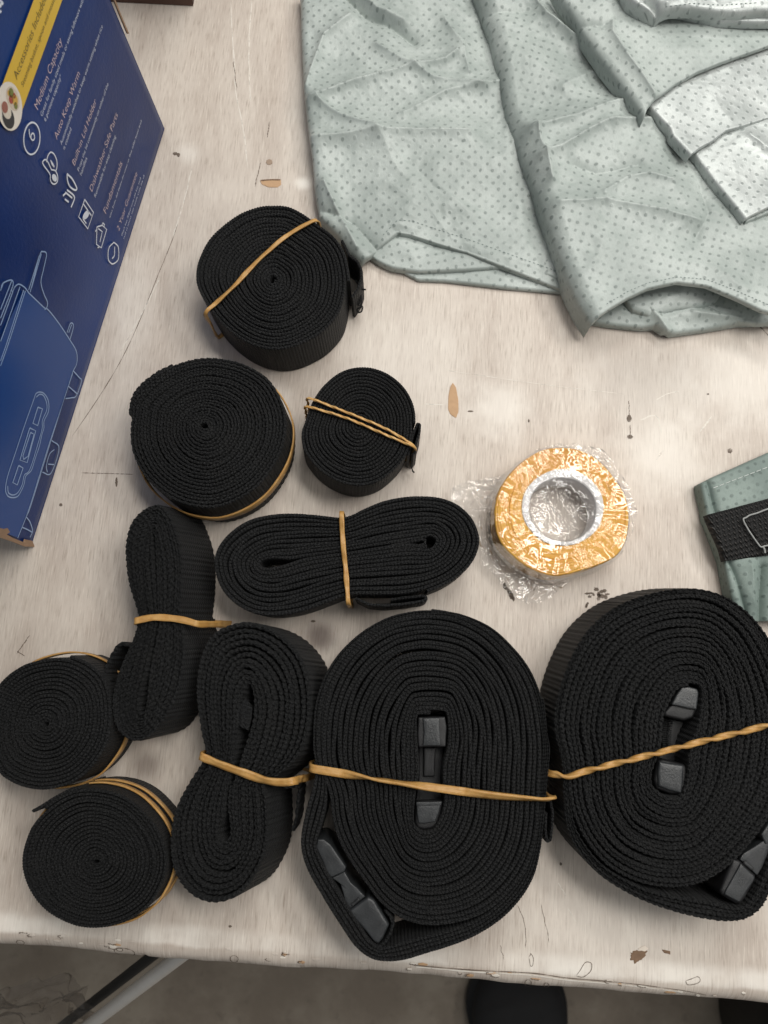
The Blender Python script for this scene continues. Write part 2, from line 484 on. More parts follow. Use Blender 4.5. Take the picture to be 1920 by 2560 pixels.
def table_wear():
    flat_poly('chip', [(650, 452), (672, 450), (702, 449), (703, 461), (694, 468), (672, 468), (655, 461)], 0.0003, M_CHIP, TB)
    ribbon('chip_rim', [(650, 451), (676, 449), (703, 449)], .0009, M_CHIPD, TB, .0007, .2, 3)
    flat_poly('chip', [(1132, 957), (1140, 968), (1146, 1000), (1146, 1030), (1140, 1045), (1126, 1036), (1120, 1022), (1121, 990), (1126, 966)], 0.0003, M_CHIP, TB)
    flat_poly('chip', c8(673, 405, 8, 7), 0.0003, make_simple('brown_fleck', srgb(158, 138, 120), .8), TB, jag=.2)
    for k, (cx, cy, rx, ry) in enumerate([(438, 384, 6, 4), (446, 387, 4, 5), (1573, 1046, 6, 9), (1575, 1092, 7, 5), (152, 1262, 4, 4), (291, 1205, 3, 12),
                                          (1825, 1127, 6, 6), (783, 1553, 6, 3), (1402, 2160, 3, 4), (575, 2316, 4, 3), (1770, 985, 3, 2),
                                          (1176, 1028, 7, 2), (1322, 1052, 2, 4)]):
        flat_poly('speck', c8(cx, cy, rx, ry), 0.0002, M_MARK, TB, jag=.35)
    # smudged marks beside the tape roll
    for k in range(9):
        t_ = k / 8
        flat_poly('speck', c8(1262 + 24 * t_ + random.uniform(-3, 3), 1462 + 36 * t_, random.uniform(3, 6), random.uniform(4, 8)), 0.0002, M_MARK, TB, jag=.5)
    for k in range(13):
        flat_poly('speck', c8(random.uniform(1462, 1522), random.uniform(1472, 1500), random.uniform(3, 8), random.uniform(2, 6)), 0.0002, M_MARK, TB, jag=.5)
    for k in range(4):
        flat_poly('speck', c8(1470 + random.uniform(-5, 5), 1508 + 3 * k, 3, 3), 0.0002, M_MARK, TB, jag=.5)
    S = [([(577, 0), (584, 140), (592, 240), (611, 340), (619, 420)], .0009, M_SCRW), ([(630, -5), (622, 120), (627, 262)], .0009, M_SCRW),
         ([(583, 150), (592, 222)], .0006, M_MARK), ([(674, 302), (668, 345)], .0007, M_MARK), ([(652, 405), (637, 468)], .0006, M_MARK),
         ([(481, 418), (455, 520), (432, 592)], .0009, M_SCRW),
         ([(446, 555), (415, 640), (372, 745), (322, 862), (262, 970), (180, 1092)], .00055, M_MARK),
         ([(400, 690), (365, 765), (300, 880)], .0008, M_SCRW),
         ([(202, 1182), (280, 1184), (335, 1186)], .0005, M_MARK),
         ([(62, 1640), (42, 1628)], .0006, M_MARK), ([(75, 1588), (40, 1636)], .0007, M_MARK),
         ([(1573, 1000), (1573, 1040)], .0006, M_MARK), ([(1575, 1062), (1576, 1088)], .0006, M_MARK),
         ([(1893, 810), (1925, 842)], .0009, M_MARK),
         ([(1293, 2262), (1312, 2310), (1314, 2370)], .0004, M_MARK), ([(1352, 2258), (1374, 2358)], .0004, M_MARK), ([(1250, 2362), (1260, 2400)], .0004, M_MARK),
         ([(1330, 1330), (1345, 1360)], .0005, M_MARK),
         ([(1110, 925), (1350, 960), (1560, 985)], .0004, M_SCRW), ([(1640, 1000), (1668, 985), (1700, 977)], .0008, M_SCRW), ([(1600, 1050), (1640, 1040), (1655, 1085)], .0012, M_SCRW),
         ([(1640, 1150), (1660, 1125)], .0012, M_SCRW), ([(1750, 1080), (1780, 1040)], .0012, M_SCRW),
         ([(1060, 1010), (1110, 1012)], .0008, M_SCRW),
         ([(1420, 2270), (1440, 2305)], .0006, M_SCRW), ([(1395, 2205), (1415, 2240)], .0006, M_SCRW)]
    for k, (p, wd, m) in enumerate(S):
        ribbon('scratch', p, wd * .8, m, TB, .00015 + .00002 * (k % 5), .45, 20 + k)
    # chips near the front edge
    flat_poly('chip', [(1576, 2382), (1592, 2376), (1618, 2378), (1612, 2392), (1590, 2408), (1578, 2400)], .0003, M_CHIPD, TB, jag=.25)
    flat_poly('chip', [(1595, 2372), (1612, 2364), (1620, 2372), (1612, 2380), (1600, 2380)], .0002, make_simple('pale_flake', srgb(222, 210, 196), .6), TB, jag=.2)
    flat_poly('chip', [(1655, 2374), (1676, 2378), (1676, 2386), (1660, 2382)], .0003, M_CHIPD, TB, jag=.3)
    for pts in ([(1440, 2440), (1462, 2408), (1478, 2408), (1478, 2424), (1460, 2442)], [(1714, 2452), (1746, 2442), (1748, 2456), (1722, 2462)],
                [(1322, 2392), (1328, 2384), (1334, 2400), (1328, 2416)], ):
        ribbon('chip_rim', pts + pts[:1], .0004, M_MARK, TB, .0003, .3, 40)
table_wear()
def on_edge(px, up=.0003):
    """photo pixels -> points on the rounded front edge"""
    px = np.atleast_2d(np.asarray(px, float)); z = np.zeros(len(px)); r = .0125
    for _ in range(8):
        p = un(px, z); d = (p - E0)[:, :2] @ ENRM
        z = np.where(d < 0, 0, -r + np.sqrt(np.maximum(r * r - np.minimum(d, r * .98) ** 2, 0)))
    nz = np.stack([ENRM[0] * np.clip(d, 0, r) / r, ENRM[1] * np.clip(d, 0, r) / r, np.sqrt(1 - np.clip(d / r, 0, .98) ** 2)], 1)
    p = un(px, z); return p + nz * up, nz
def edge_wear():
    rr = random.Random(5)
    def strip_on_edge(name, px, wd, mat, up=.0004):
        P, N_ = on_edge(cr_open(px, 70) if len(px) > 2 else arc_resample(np.array(px, float), 40), up)
        tg = np.gradient(P, axis=0); tg /= np.linalg.norm(tg, axis=1)[:, None]
        sd = np.cross(N_, tg); k = np.arange(len(P))
        w_ = wd * .5 * np.clip(1 + noise2(k * .23, k * 0 + px[0][0], 4), .1, 2)[:, None]
        V = np.vstack([P + sd * w_, P - sd * w_]); n = len(P)
        return mesh_obj(name, V, np.array([(i, n + i, n + i + 1, i + 1) for i in range(n - 1)]), mat, TB)
    strip_on_edge('edge_seam', [(1035, 2412), (1180, 2424), (1330, 2432), (1420, 2444), (1560, 2456), (1700, 2474), (1765, 2486)], .0006, M_MARK)
    strip_on_edge('edge_seam', [(1040, 2416), (1180, 2428), (1330, 2437), (1420, 2449), (1560, 2461), (1700, 2478)], .0008, M_SCRW)
    ex = lambda x: 2362 + .083 * x
    for k in range(46):
        x = rr.uniform(20, 1860); y = ex(x) - rr.uniform(18, 40)
        w_ = rr.uniform(8, 30); h_ = rr.uniform(4, 9)
        m = np.array([(x + w_ * .5 * math.cos(a) * rr.uniform(.7, 1.2), y + .083 * w_ * .5 * math.cos(a) + h_ * .5 * math.sin(a) * rr.uniform(.6, 1.3)) for a in np.linspace(0, 2 * math.pi, 13)[:-1]])
        P, N_ = on_edge(m, .0002); c = P.mean(0)
        n = len(P); inner = c + (P - c) * .75 + N_ * .00012
        V = np.vstack([inner, P]); F_ = [tuple(range(n))] + [(i, n + i, n + (i + 1) % n, (i + 1) % n) for i in range(n)]
        mesh_obj('edge_flake', V, F_, rr.choice([M_FLAKE, M_LAM, M_LAM, M_CHIP]), TB, smooth=False)
        if rr.random() < .5:
            i = rr.randrange(6); strip_on_edge('chip_rim', list(map(tuple, m[i:i + 6])), .0005, M_MARK, .0006)
    for x, y, w_, h_ in ((52, 2354, 10, 5), (300, 2372, 8, 4), (312, 2378, 26, 9), (586, 2395, 10, 8), (1320, 2455, 8, 8), (1366, 2460, 6, 5)):
        m = c8(x, y, w_, h_, 13, .15)
        strip_on_edge('chip_rim', list(map(tuple, np.vstack([m, m[:1]]))), .0005, M_MARK, .0006)
M_FLAKE = make_simple('pale_flaked_laminate', srgb(226, 219, 208), .5, vary=.06)
edge_wear()

def tube(name, pts, rad, mat, parent=None, n=14, samples=80, closed=False):
    P = cr_open(np.asarray(pts, float), samples) if len(pts) > 2 else arc_resample(np.asarray(pts, float), samples)
    rad = np.interp(np.linspace(0, 1, len(P)), np.linspace(0, 1, len(np.atleast_1d(rad))), np.atleast_1d(rad)) if np.ndim(rad) else np.full(len(P), rad)
    tg = np.gradient(P, axis=0); tg /= np.linalg.norm(tg, axis=1)[:, None] + 1e-12
    N_ = np.zeros_like(P)
    a = np.cross(tg[0], [0, 0, 1.0]);  a = a if np.linalg.norm(a) > 1e-3 else np.cross(tg[0], [1.0, 0, 0])
    a = unit(a)
    for i in range(len(P)):
        a = unit(a - tg[i] * np.dot(a, tg[i])); N_[i] = a
    Bn = np.cross(tg, N_)
    th = np.linspace(0, 2 * np.pi, n, endpoint=False)
    V = P[:, None, :] + rad[:, None, None] * (np.cos(th)[None, :, None] * N_[:, None, :] + np.sin(th)[None, :, None] * Bn[:, None, :])
    F_ = grid_faces(len(P), n, True)
    return mesh_obj(name, V.reshape(-1, 3), F_, mat, parent)

# chrome brace of the table, seen under the front edge
M_CHR = make_simple('scratched_chrome', (.92, .91, .89), .30, .55, vary=.1, sc=40)
tube('chrome_leg', [un([(500, 2352)], -0.05)[0], un([(155, 2615)], -0.24)[0]], 0.0050, M_CHR, TB, n=20, samples=10)
M_BLK = make_simple('black_rubber_and_shade', (.012, .012, .012), .6)
tube('leg_shade', [un([(445, 2340)], -0.12)[0], un([(120, 2592)], -0.32)[0]], 0.0042, M_BLK, TB, n=16, samples=10)  # black tube added for the shade along the chrome leg

# ------------------------------------------------------------------ things on the floor
def shoe():
    S = thing('shoe', 'black shoe toe on the grey floor below the front table edge', 'shoe', tuple(un([(1250, 2600)], FZ)[0]))
    # outline of the shoe on the floor plan, toe at the top
    ax0, ax1 = un([(1278, 2420)], FZ + .05)[0], un([(1370, 2900)], FZ + .05)[0]
    d = unit((ax1 - ax0)[:2]); nrm = np.array([-d[1], d[0]]); Ls = 0.30
    rows = []
    K = 60
    for i in range(K):
        s = i / (K - 1)
        half = (0.064 * math.sqrt(max(0, 1 - (1 - min(s / .22, 1)) ** 2)) + .002) * (1 - .22 * max(0, math.sin(math.pi * (s - .25) / .75)) * (s > .25))
        top = 0.012 + (0.045 + 0.055 * max(0, (s - .3) / .7)) * min(1, math.sqrt(s / .16 + .02))
        ring = []
        for a in np.linspace(0, 2 * math.pi, 24, endpoint=False):
            cx, cz = math.cos(a), math.sin(a)
            x = half * np.sign(cx) * abs(cx) ** .7
            z = FZ + .006 + (top * (0.5 + .5 * np.sign(cz) * abs(cz) ** .8))
            p = ax0[:2] + d * s * Ls + nrm * x
            ring.append((p[0], p[1], z))
        rows.append(ring)
    V = np.array(rows).reshape(-1, 3)
    V[:, 2] += .002 * noise2(V[:, 0] * 60, V[:, 1] * 60, 5) * (V[:, 2] > FZ + .03)
    mesh_obj('upper', V, grid_faces(K, 24, True), make_simple('black_shoe_leather', (.008, .008, .009), .8, sc=40, bump=.0006), S)
    rows = []
    for i in range(K):
        s = i / (K - 1)
        half = (0.069 * math.sqrt(max(0, 1 - (1 - min(s / .22, 1)) ** 2)) + .003) * (1 - .2 * max(0, math.sin(math.pi * (s - .25) / .75)) * (s > .25))
        for x, z in ((-half, 0), (-half, .016), (half, .016), (half, 0)):
            p = ax0[:2] - d * .006 + d * s * (Ls + .012) + nrm * x
            rows.append((p[0], p[1], FZ + .0005 + z))
    mesh_obj('sole', np.array(rows), grid_faces(K, 4, True), M_BLK, S, smooth=False)
    # toe cap seam
    arc = [ax0[:2] + d * (.075 + .012 * math.cos(t)) * 1.0 + nrm * .045 * t / 1.2 for t in np.linspace(-1.2, 1.2, 11)]
    tube('toe_seam', [(p[0], p[1], FZ + .058 - .012 * abs(q) ** 2) for p, q in zip(arc, np.linspace(-1, 1, 11))], .0018, M_BLK, S, n=6, samples=40)
shoe()

def bin_():
    c = un([(2265, 2760)], FZ + .25)[0]
    B = thing('waste_bin', 'round dark bin with pale grey rim at bottom right under table', 'bin', (c[0], c[1], FZ))
    r0, r1 = .105, .125
    a = np.linspace(0, 2 * np.pi, 48, endpoint=False)
    prof = [(r0 * .2, .004), (r0, .004), (r0 + .002, .0), (r1, .25), (r1 - .004, .25), (r0 - .004, .01), (.001, .008)]
    V = np.array([(c[0] + r * math.cos(t), c[1] + r * math.sin(t), FZ + z + .0005) for r, z in prof for t in a])
    mesh_obj('bucket', V, grid_faces(len(prof), 48, True), make_simple('dark_bin_plastic', (.015, .015, .016), .5), B)
    tt = np.linspace(0, 2 * np.pi, 60)
    tube('rim', np.stack([c[0] + r1 * np.cos(tt), c[1] + r1 * np.sin(tt), np.full(60, FZ + .252)], 1), .008, make_simple('grey_bin_rim', (.20, .205, .20), .4), B, n=10, samples=120)
bin_()

def hanging_bag():
    G = thing('plastic_bag', 'crumpled clear plastic bag hanging below the table at bottom left', 'bag', tuple(un([(60, 2520)], -0.25)[0]))
    nu, nv = 90, 120
    U, Vv = np.meshgrid(np.linspace(0, 1, nu), np.linspace(0, 1, nv), indexing='ij')
    px = np.stack([-150 + U * 400 - Vv * 70, 2350 + Vv * 300 + 20 * U], -1).reshape(-1, 2)
    u, v = U.ravel(), Vv.ravel()
    z = -0.16 - .12 * v + .016 * ridged(u * 4, v * 2.2, 31, 4) + .05 * np.clip(1 - np.abs(u - .45) / .5, 0, 1)
    P = un(px, -0.2)
    P[:, 2] = z
    P[:, 0] += .012 * noise2(u * 5, v * 5, 4); P[:, 1] += .010 * noise2(u * 5 + 3, v * 5, 6)
    t = NT('grey_plastic_film')
    obj = t.node('ShaderNodeTexCoord').outputs['Object']
    nb = t.bump(t.noise(obj, 45, 5, .65, 1.0), .9, .006)
    lw = t.node('ShaderNodeLayerWeight', i_Blend=0.3); t.put(lw.inputs['Normal'], nb)
    tr = t.node('ShaderNodeBsdfTransparent'); tr.inputs[0].default_value = (.86, .84, .82, 1)
    df = t.node('ShaderNodeBsdfPrincipled'); df.inputs['Base Color'].default_value = (.20, .195, .19, 1); df.inputs['Roughness'].default_value = .25; t.put(df.inputs['Normal'], nb)
    mx = t.node('ShaderNodeMixShader'); t.put(mx.inputs[0], t.math('ADD', .12, t.math('MULTIPLY', lw.outputs['Facing'], .2), clamp=True))
    t.t.links.new(tr.outputs[0], mx.inputs[1]); t.t.links.new(df.outputs[0], mx.inputs[2]); t.t.links.new(mx.outputs[0], t.out.inputs[0])
    mesh_obj('bag_sheet', P, grid_faces(nu, nv), t.m, G)
hanging_bag()

# ------------------------------------------------------------------ cooker box
BX0, BX1 = un([(85, 1366)], 0)[0], un([(418, 322)], 0)[0]
BE = np.append(unit((BX1 - BX0)[:2]), 0); BN = np.array([BE[1], -BE[0], 0.0]); BL = np.linalg.norm(BX1 - BX0)
def face_uv(px):
    d = ray(px); o = np.array([0, 0, CH]) - BX0
    t = -(o @ BN) / (d @ BN)
    p = o + d * t[:, None]
    return np.stack([p @ BE, p[:, 2]], 1)
def face_pt(uv, eps=0.0002):
    uv = np.atleast_2d(uv)
    return BX0 + uv[:, :1] * BE + np.array([0, 0, 1.0]) * uv[:, 1:2] + BN * eps

M_BLUE = NT('glossy_blue_board')
_o = M_BLUE.node('ShaderNodeTexCoord').outputs['Object']
_a = M_BLUE.noise(_o, 6, 3); _f = M_BLUE.noise(_o, 420, 3, .6); _l = M_BLUE.noise(_o, 26, 5, .65)
_c = M_BLUE.mix(M_BLUE.ramp(_a, .3, .7), srgb(18, 54, 118), srgb(12, 38, 90))
M_BLUE.set(col=_c, rough=M_BLUE.math('ADD', .24, M_BLUE.math('MULTIPLY', _l, .16)), spec=.22, normal=M_BLUE.bump(M_BLUE.math('ADD', _f, M_BLUE.math('MULTIPLY', _l, .5)), .30, .0004))
M_BLUE = M_BLUE.m
M_BLUE2 = make_simple('lighter_blue_print', srgb(24, 68, 134), .30, spec=.3, vary=.06, sc=20)
M_CARD = make_simple('brown_cardboard', srgb(150, 122, 98), .85, vary=.15, sc=200, bump=.0004)
M_YEL = make_simple('yellow_print', srgb(214, 176, 52), .28, vary=.05, sc=20)
M_INK = make_simple('white_print', srgb(214, 220, 232), .35, vary=.04)
M_INKP = make_simple('pinkish_print', srgb(208, 186, 188), .35, vary=.04)
M_INKD = make_simple('dark_print', srgb(58, 54, 34), .35, vary=.04)
M_LINE = make_simple('pale_blue_print', srgb(142, 168, 208), .35, vary=.06)

BOX = thing('cooker_box', 'tall blue printed carton with yellow stripe standing at the left edge', 'box', tuple(BX0))
def build_box():
    H, D = 0.26, 0.24
    nu, nv = 90, 60
    us = np.linspace(0, BL, nu); vs = np.linspace(0, H, nv)
    # front sheet, slightly bowed and dented
    U, V_ = np.meshgrid(us, vs, indexing='ij')
    uv = np.stack([U.ravel(), V_.ravel()], 1)
    den = -.0008 * np.exp(-(((uv[:, 0] - .21) / .012) ** 2 + ((uv[:, 1] - .035) / .01) ** 2)) + - .0004 + .00012 * noise2(uv[:, 0] * 30, uv[:, 1] * 30, 3)
    r = .0016
    e = np.minimum(np.minimum(uv[:, 0], BL - uv[:, 0]), uv[:, 1])
    den = den - r * np.clip(1 - e / r, 0, 1) ** 2
    P = BX0 + uv[:, :1] * BE + uv[:, 1:2] * np.array([0, 0, 1.0]) + BN * (den - .0004)[:, None]
    global PANEL
    PANEL = mesh_obj('printed_panel', P, grid_faces(nu, nv), M_BLUE, BOX)
    c = []
    for u, w_ in ((.0008, .0016), (BL - .0008, .0016), (BL - .0008, D), (.0008, D)):
        for z in (.0006, H):
            p = BX0 + BE * u - BN * w_; c.append((p[0], p[1], z))
    F_ = [(0, 1, 3, 2), (2, 3, 5, 4), (4, 5, 7, 6), (6, 7, 1, 0), (1, 7, 5, 3), (0, 2, 4, 6)]
    mesh_obj('carton', c, F_, M_BLUE, BOX, smooth=False)
    # scuffed brown corners
    def torn(pts, eps):
        uv = face_uv(pts); c_ = uv.mean(0)
        n = len(uv); A = face_pt(uv, eps); B_ = face_pt(uv, -.0006)
        V = np.vstack([A, B_])
        mesh_obj('torn_edge', V, [tuple(range(n))] + [(i, (i + 1) % n, n + (i + 1) % n, n + i) for i in range(n)], M_CARD, BOX, smooth=False)
    torn([(-6, 1318), (8, 1322), (18, 1320), (24, 1330), (16, 1336), (30, 1344), (60, 1356), (62, 1348), (80, 1352), (86, 1367), (60, 1366), (30, 1354), (-6, 1342)], .0003)
    torn([(386, 430), (400, 384), (412, 352), (416, 330), (418, 330), (416, 350), (404, 390), (390, 432)], .0003)
    torn([(281, -8), (300, 40), (318, 84), (322, 84), (302, 36), (284, -10)], .0003)
build_box()

def face_poly(name, uv, mat, eps):
    return mesh_obj(name, face_pt(uv, eps), [tuple(range(len(uv)))], mat, PANEL, smooth=False)

def face_lines(name, polys, width, mat, eps=.0006, smooth=True):
    V, F_ = [], []
    for P in polys:
        P = np.asarray(P, float)
        uv = face_uv(P)
        if smooth and len(uv) > 2: uv = cr_open(uv, len(uv) * 8)
        tg = np.gradient(uv, axis=0); tg /= np.linalg.norm(tg, axis=1)[:, None] + 1e-12
        nr = np.stack([-tg[:, 1], tg[:, 0]], 1) * width / 2
        b = len(V); n = len(uv)
        V += list(face_pt(uv + nr, eps)) + list(face_pt(uv - nr, eps))
        F_ += [(b + i, b + i + 1, b + n + i + 1, b + n + i) for i in range(n - 1)]
    return mesh_obj(name, np.array(V), np.array(F_), mat, PANEL, smooth=False)

def text_mesh(s):
    cu = bpy.data.curves.new('lettering', 'FONT')
    cu.body = s; cu.size = 1.0; cu.offset = -0.012; cu.resolution_u = 3
    ob = bpy.data.objects.new('lettering', cu)
    SC.collection.objects.link(ob)
    dg = bpy.context.evaluated_depsgraph_get()
    me = bpy.data.meshes.new_from_object(ob.evaluated_get(dg))
    bpy.data.objects.remove(ob)
    v = np.empty(len(me.vertices) * 3); me.vertices.foreach_get('co', v)
    v = v.reshape(-1, 3)
    fs = [tuple(p.vertices) for p in me.polygons]
    bpy.data.meshes.remove(me)
    return v, fs

def face_text(s, p0, p1, mat, prefix=None, eps=.0006, hs=1.0):
    v, fs = text_mesh(s)
    wv = text_mesh(prefix)[0] if prefix else v
    a, b = face_uv([p0, p1])
    L_ = np.linalg.norm(b - a)
    k = L_ / (wv[:, 0].max() - v[:, 0].min())
    # print runs level along the box; only the start height is taken from the photo
    uv = np.stack([a[0] + (v[:, 0] - v[:, 0].min()) * k, (a[1] + b[1]) / 2 + v[:, 1] * k * hs], 1)
    keep = uv[:, 0].max() < BL
    if not keep: uv[:, 0] = np.minimum(uv[:, 0], BL - .001)
    return mesh_obj('lettering', face_pt(uv, eps), fs, mat, PANEL, smooth=False)

def z1(p): return zc(0, 0, 3.456, p)
def box_print():
    zb = lambda q: face_uv(z1([q]))[0]
    hi = (zb((150, 372))[1] + zb((290, 0))[1]) / 2; lo = (zb((380, 450))[1] + zb((530, 0))[1]) / 2
    u0 = zb((60, 850))[0]
    face_poly('yellow_stripe', [(u0, lo), (BL - .002, lo), (BL - .002, hi), (u0, hi)], M_YEL, .0001)
    cc = face_uv(z1([(82, 920)]))[0]
    ru = abs(face_uv(z1([(82, 745)]))[0][0] - face_uv(z1([(82, 1096)]))[0][0]) / 2
    rr = max(abs(hi - lo) * .56, ru * .75)
    ring = lambda cu, cv, r, sq=1.0: [(cu + r * math.cos(t), cv + r * sq * math.sin(t)) for t in np.linspace(0, 2 * np.pi, 40, endpoint=False)]
    face_poly('round_picture', ring(cc[0], cc[1], rr), make_simple('white_picture_ground', srgb(222, 214, 204), .3), .0002)
    up = cc[0] + rr * .42; dn = cc[0] - rr * .42
    MS = {k: make_simple(k, srgb(*c), .35, vary=.25, sc=900) for k, c in dict(printed_bowl=(206, 190, 172), printed_greens=(112, 118, 50), printed_tomato=(164, 66, 48), printed_yolk=(206, 162, 70),
                                                               printed_meat=(150, 92, 78), printed_pan=(38, 36, 42), printed_rice=(214, 204, 190), printed_rim=(232, 230, 226)).items()}
    face_poly('round_picture', ring(up, cc[1], rr * .44, 1.3), MS['printed_bowl'], .0003)
    for du, dv, r, k in ((.10, .25, .20, 'printed_greens'), (-.12, .1, .18, 'printed_tomato'), (.05, -.15, .22, 'printed_yolk'), (-.1, -.32, .15, 'printed_greens'), (.16, 0, .12, 'printed_tomato'), (-.02, .38, .12, 'printed_yolk')):
        face_poly('round_picture', ring(up + du * rr, cc[1] + dv * rr, r * rr), MS[k], .0004)
    face_poly('round_picture', ring(dn - .05 * rr, cc[1] - .15 * rr, rr * .42, 1.2), MS['printed_pan'], .0003)
    face_poly('round_picture', ring(dn + .1 * rr, cc[1] + .1 * rr, rr * .30, 1.2), MS['printed_rice'], .0004)
    face_poly('round_picture', ring(dn + .12 * rr, cc[1] + .32 * rr, rr * .24, 1.0), MS['printed_meat'], .0005)
    T = lambda s, a, b, m, pre=None, hs=1.0: face_text(s, z1([a])[0], z1([b])[0], m, pre, .0003, hs)
    T('Accessories Included', (148, 700), (284, 283), M_INKD, 'Accessories')
    T('Steaming basket, spoon and measuring cup', (196, 752), (330, 392), M_INKD, 'Steaming basket,')
    T('Medium Capacity', (318, 945), (538, 370), M_INKP)
    T('Great for family sized meals or saving leftovers with', (360, 1008), (722, 0), M_INK)
    T('6 portions capacity*', (390, 1052), (530, 662), M_INK)
    T('Auto Keep Warm', (486, 1205), (690, 650), M_INKP)
    T('Automatically switches to keep warm setting when rice', (528, 1252), (886, 235), M_INK)
    T('is cooked', (554, 1296), (614, 1120), M_INK)
    T('Built-in Lid Holder', (638, 1428), (834, 888), M_INKP)
    T('Props the lid conveniently on either of the', (674, 1476), (938, 738), M_INK)
    T('handles', (698, 1516), (752, 1375), M_INK)
    T('Dishwasher Safe Parts', (788, 1652), (1018, 1005), M_INKP)
    T('Removable for easy cleaning', (818, 1700), (1002, 1190), M_INK)
    T('Fundamentals', (908, 1842), (1058, 1425), M_INKP)
    T('2 Year Guarantee', (1020, 1990), (1188, 1515), M_INKP)
    # lines of print too small to read: short strokes
    def tiny(a, b, m):
        p, q = face_uv(z1([a, b])); v0 = (p[1] + q[1]) / 2; u = p[0]; polys = []
        while u < q[0]:
            wl = random.uniform(.0016, .0075)
            x = u
            while x < u + wl:
                g = random.uniform(.0003, .0006); hh = random.choice([.0011, .0011, .0017])
                polys.append([(x, v0), (x + g * .8, v0), (x + g * .8, v0 + hh), (x, v0 + hh)]); x += g * 2.4
            u = x + .0011
        V = np.concatenate([face_pt(p_, .0003) for p_ in polys])
        mesh_obj('small_print', V, np.arange(len(V)).reshape(-1, 4), m, PANEL, smooth=False)
    tiny((942, 1875), (1215, 1090), M_INK)
    tiny((1048, 2030), (1212, 1570), M_INK); tiny((1068, 2062), (1246, 1520), M_INK)
    el = lambda cx, cy, rx, ry, rot, a0=0, a1=360, n=28: [(cx + rx * math.cos(t) * math.cos(rot) - ry * math.sin(t) * math.sin(rot), cy + rx * math.cos(t) * math.sin(rot) + ry * math.sin(t) * math.cos(rot))
                                                          for t in np.radians(np.linspace(a0, a1, n))]
    Ln = lambda name, ps, wd=.00075, m=M_INK: face_lines(name, [z1(p) for p in ps], wd, m, .0003)
    Ln('portion_icon', [el(271, 1195, 70, 138, .05)], .0009)
    T('6', (286, 1238), (303, 1172), M_INK)
    Ln('thermometer_icon', [[(430, 1545), (425, 1500), (372, 1425), (366, 1395), (388, 1378), (410, 1400), (440, 1465)], [(440, 1465), (474, 1475), (494, 1520), (490, 1570), (464, 1590), (440, 1575), (430, 1545)],
                            [(398, 1400), (408, 1350), (432, 1315), (462, 1330), (486, 1385), (488, 1440), (478, 1478)], [(432, 1384), (450, 1410), (464, 1440), (446, 1420), (436, 1390)]], .0008)
    face_poly('thermometer_icon', face_uv(z1(el(466, 1535, 20, 34, -.3))), M_INK, .0003)
    Ln('lid_icon', [[(575, 1500), (580, 1560), (600, 1610), (640, 1640), (660, 1632), (650, 1600), (620, 1545), (590, 1515), (575, 1500)], [(600, 1612), (592, 1600)], [(575, 1640), (630, 1685), (638, 1720), (610, 1790)],
                    [(560, 1660), (620, 1710)], [(556, 1720), (590, 1745)], [(540, 1690), (562, 1670)]], .0011)
    face_lines('dishwasher_icon', [z1(p) for p in ([(728, 1722), (804, 1835), (755, 1976), (676, 1872), (728, 1722)], [(716, 1760), (786, 1862)], [(712, 1890), (742, 1930)])], .0009, M_INK, .0003, smooth=False)
    face_poly('dishwasher_icon', face_uv(z1(el(740, 1856, 22, 44, .5))), M_INK, .0003)
    face_lines('pot_icon', [z1(p) for p in ([(834, 1960), (830, 2110), (872, 2140), (918, 1982), (880, 1945), (834, 1960)], [(846, 1975), (880, 2000), (860, 2090)], [(880, 1945), (884, 1925), (900, 1940), (895, 1960)], [(828, 1985), (820, 2000)], [(858, 2130), (840, 2138)])], .0009, M_INK, .0003, smooth=False)
    z2 = lambda p: zc(0, 600, 2.765, p)
    face_lines('shield_icon', [z2([(785, 15), (815, 50), (815, 130), (785, 162), (762, 158), (745, 125), (750, 55), (785, 15)]), z2([(790, 45), (788, 105), (772, 128)])], .0009, M_INK, .0003)
    # outline drawing of the cooker
    body = [(-30, 760), (0, 700), (70, 540), (160, 350), (195, 365), (300, 465), (400, 570), (480, 690), (525, 770), (528, 850), (500, 910), (440, 1100), (330, 1430), (200, 1850), (120, 2058), (-30, 2000)]
    face_poly('drawing_body', face_uv(z2(body)), M_BLUE2, .0001)
    handle = [(205, 360), (270, 110), (295, 80), (318, 100), (298, 200), (280, 290), (300, 370), (325, 430), (318, 470), (305, 480)]
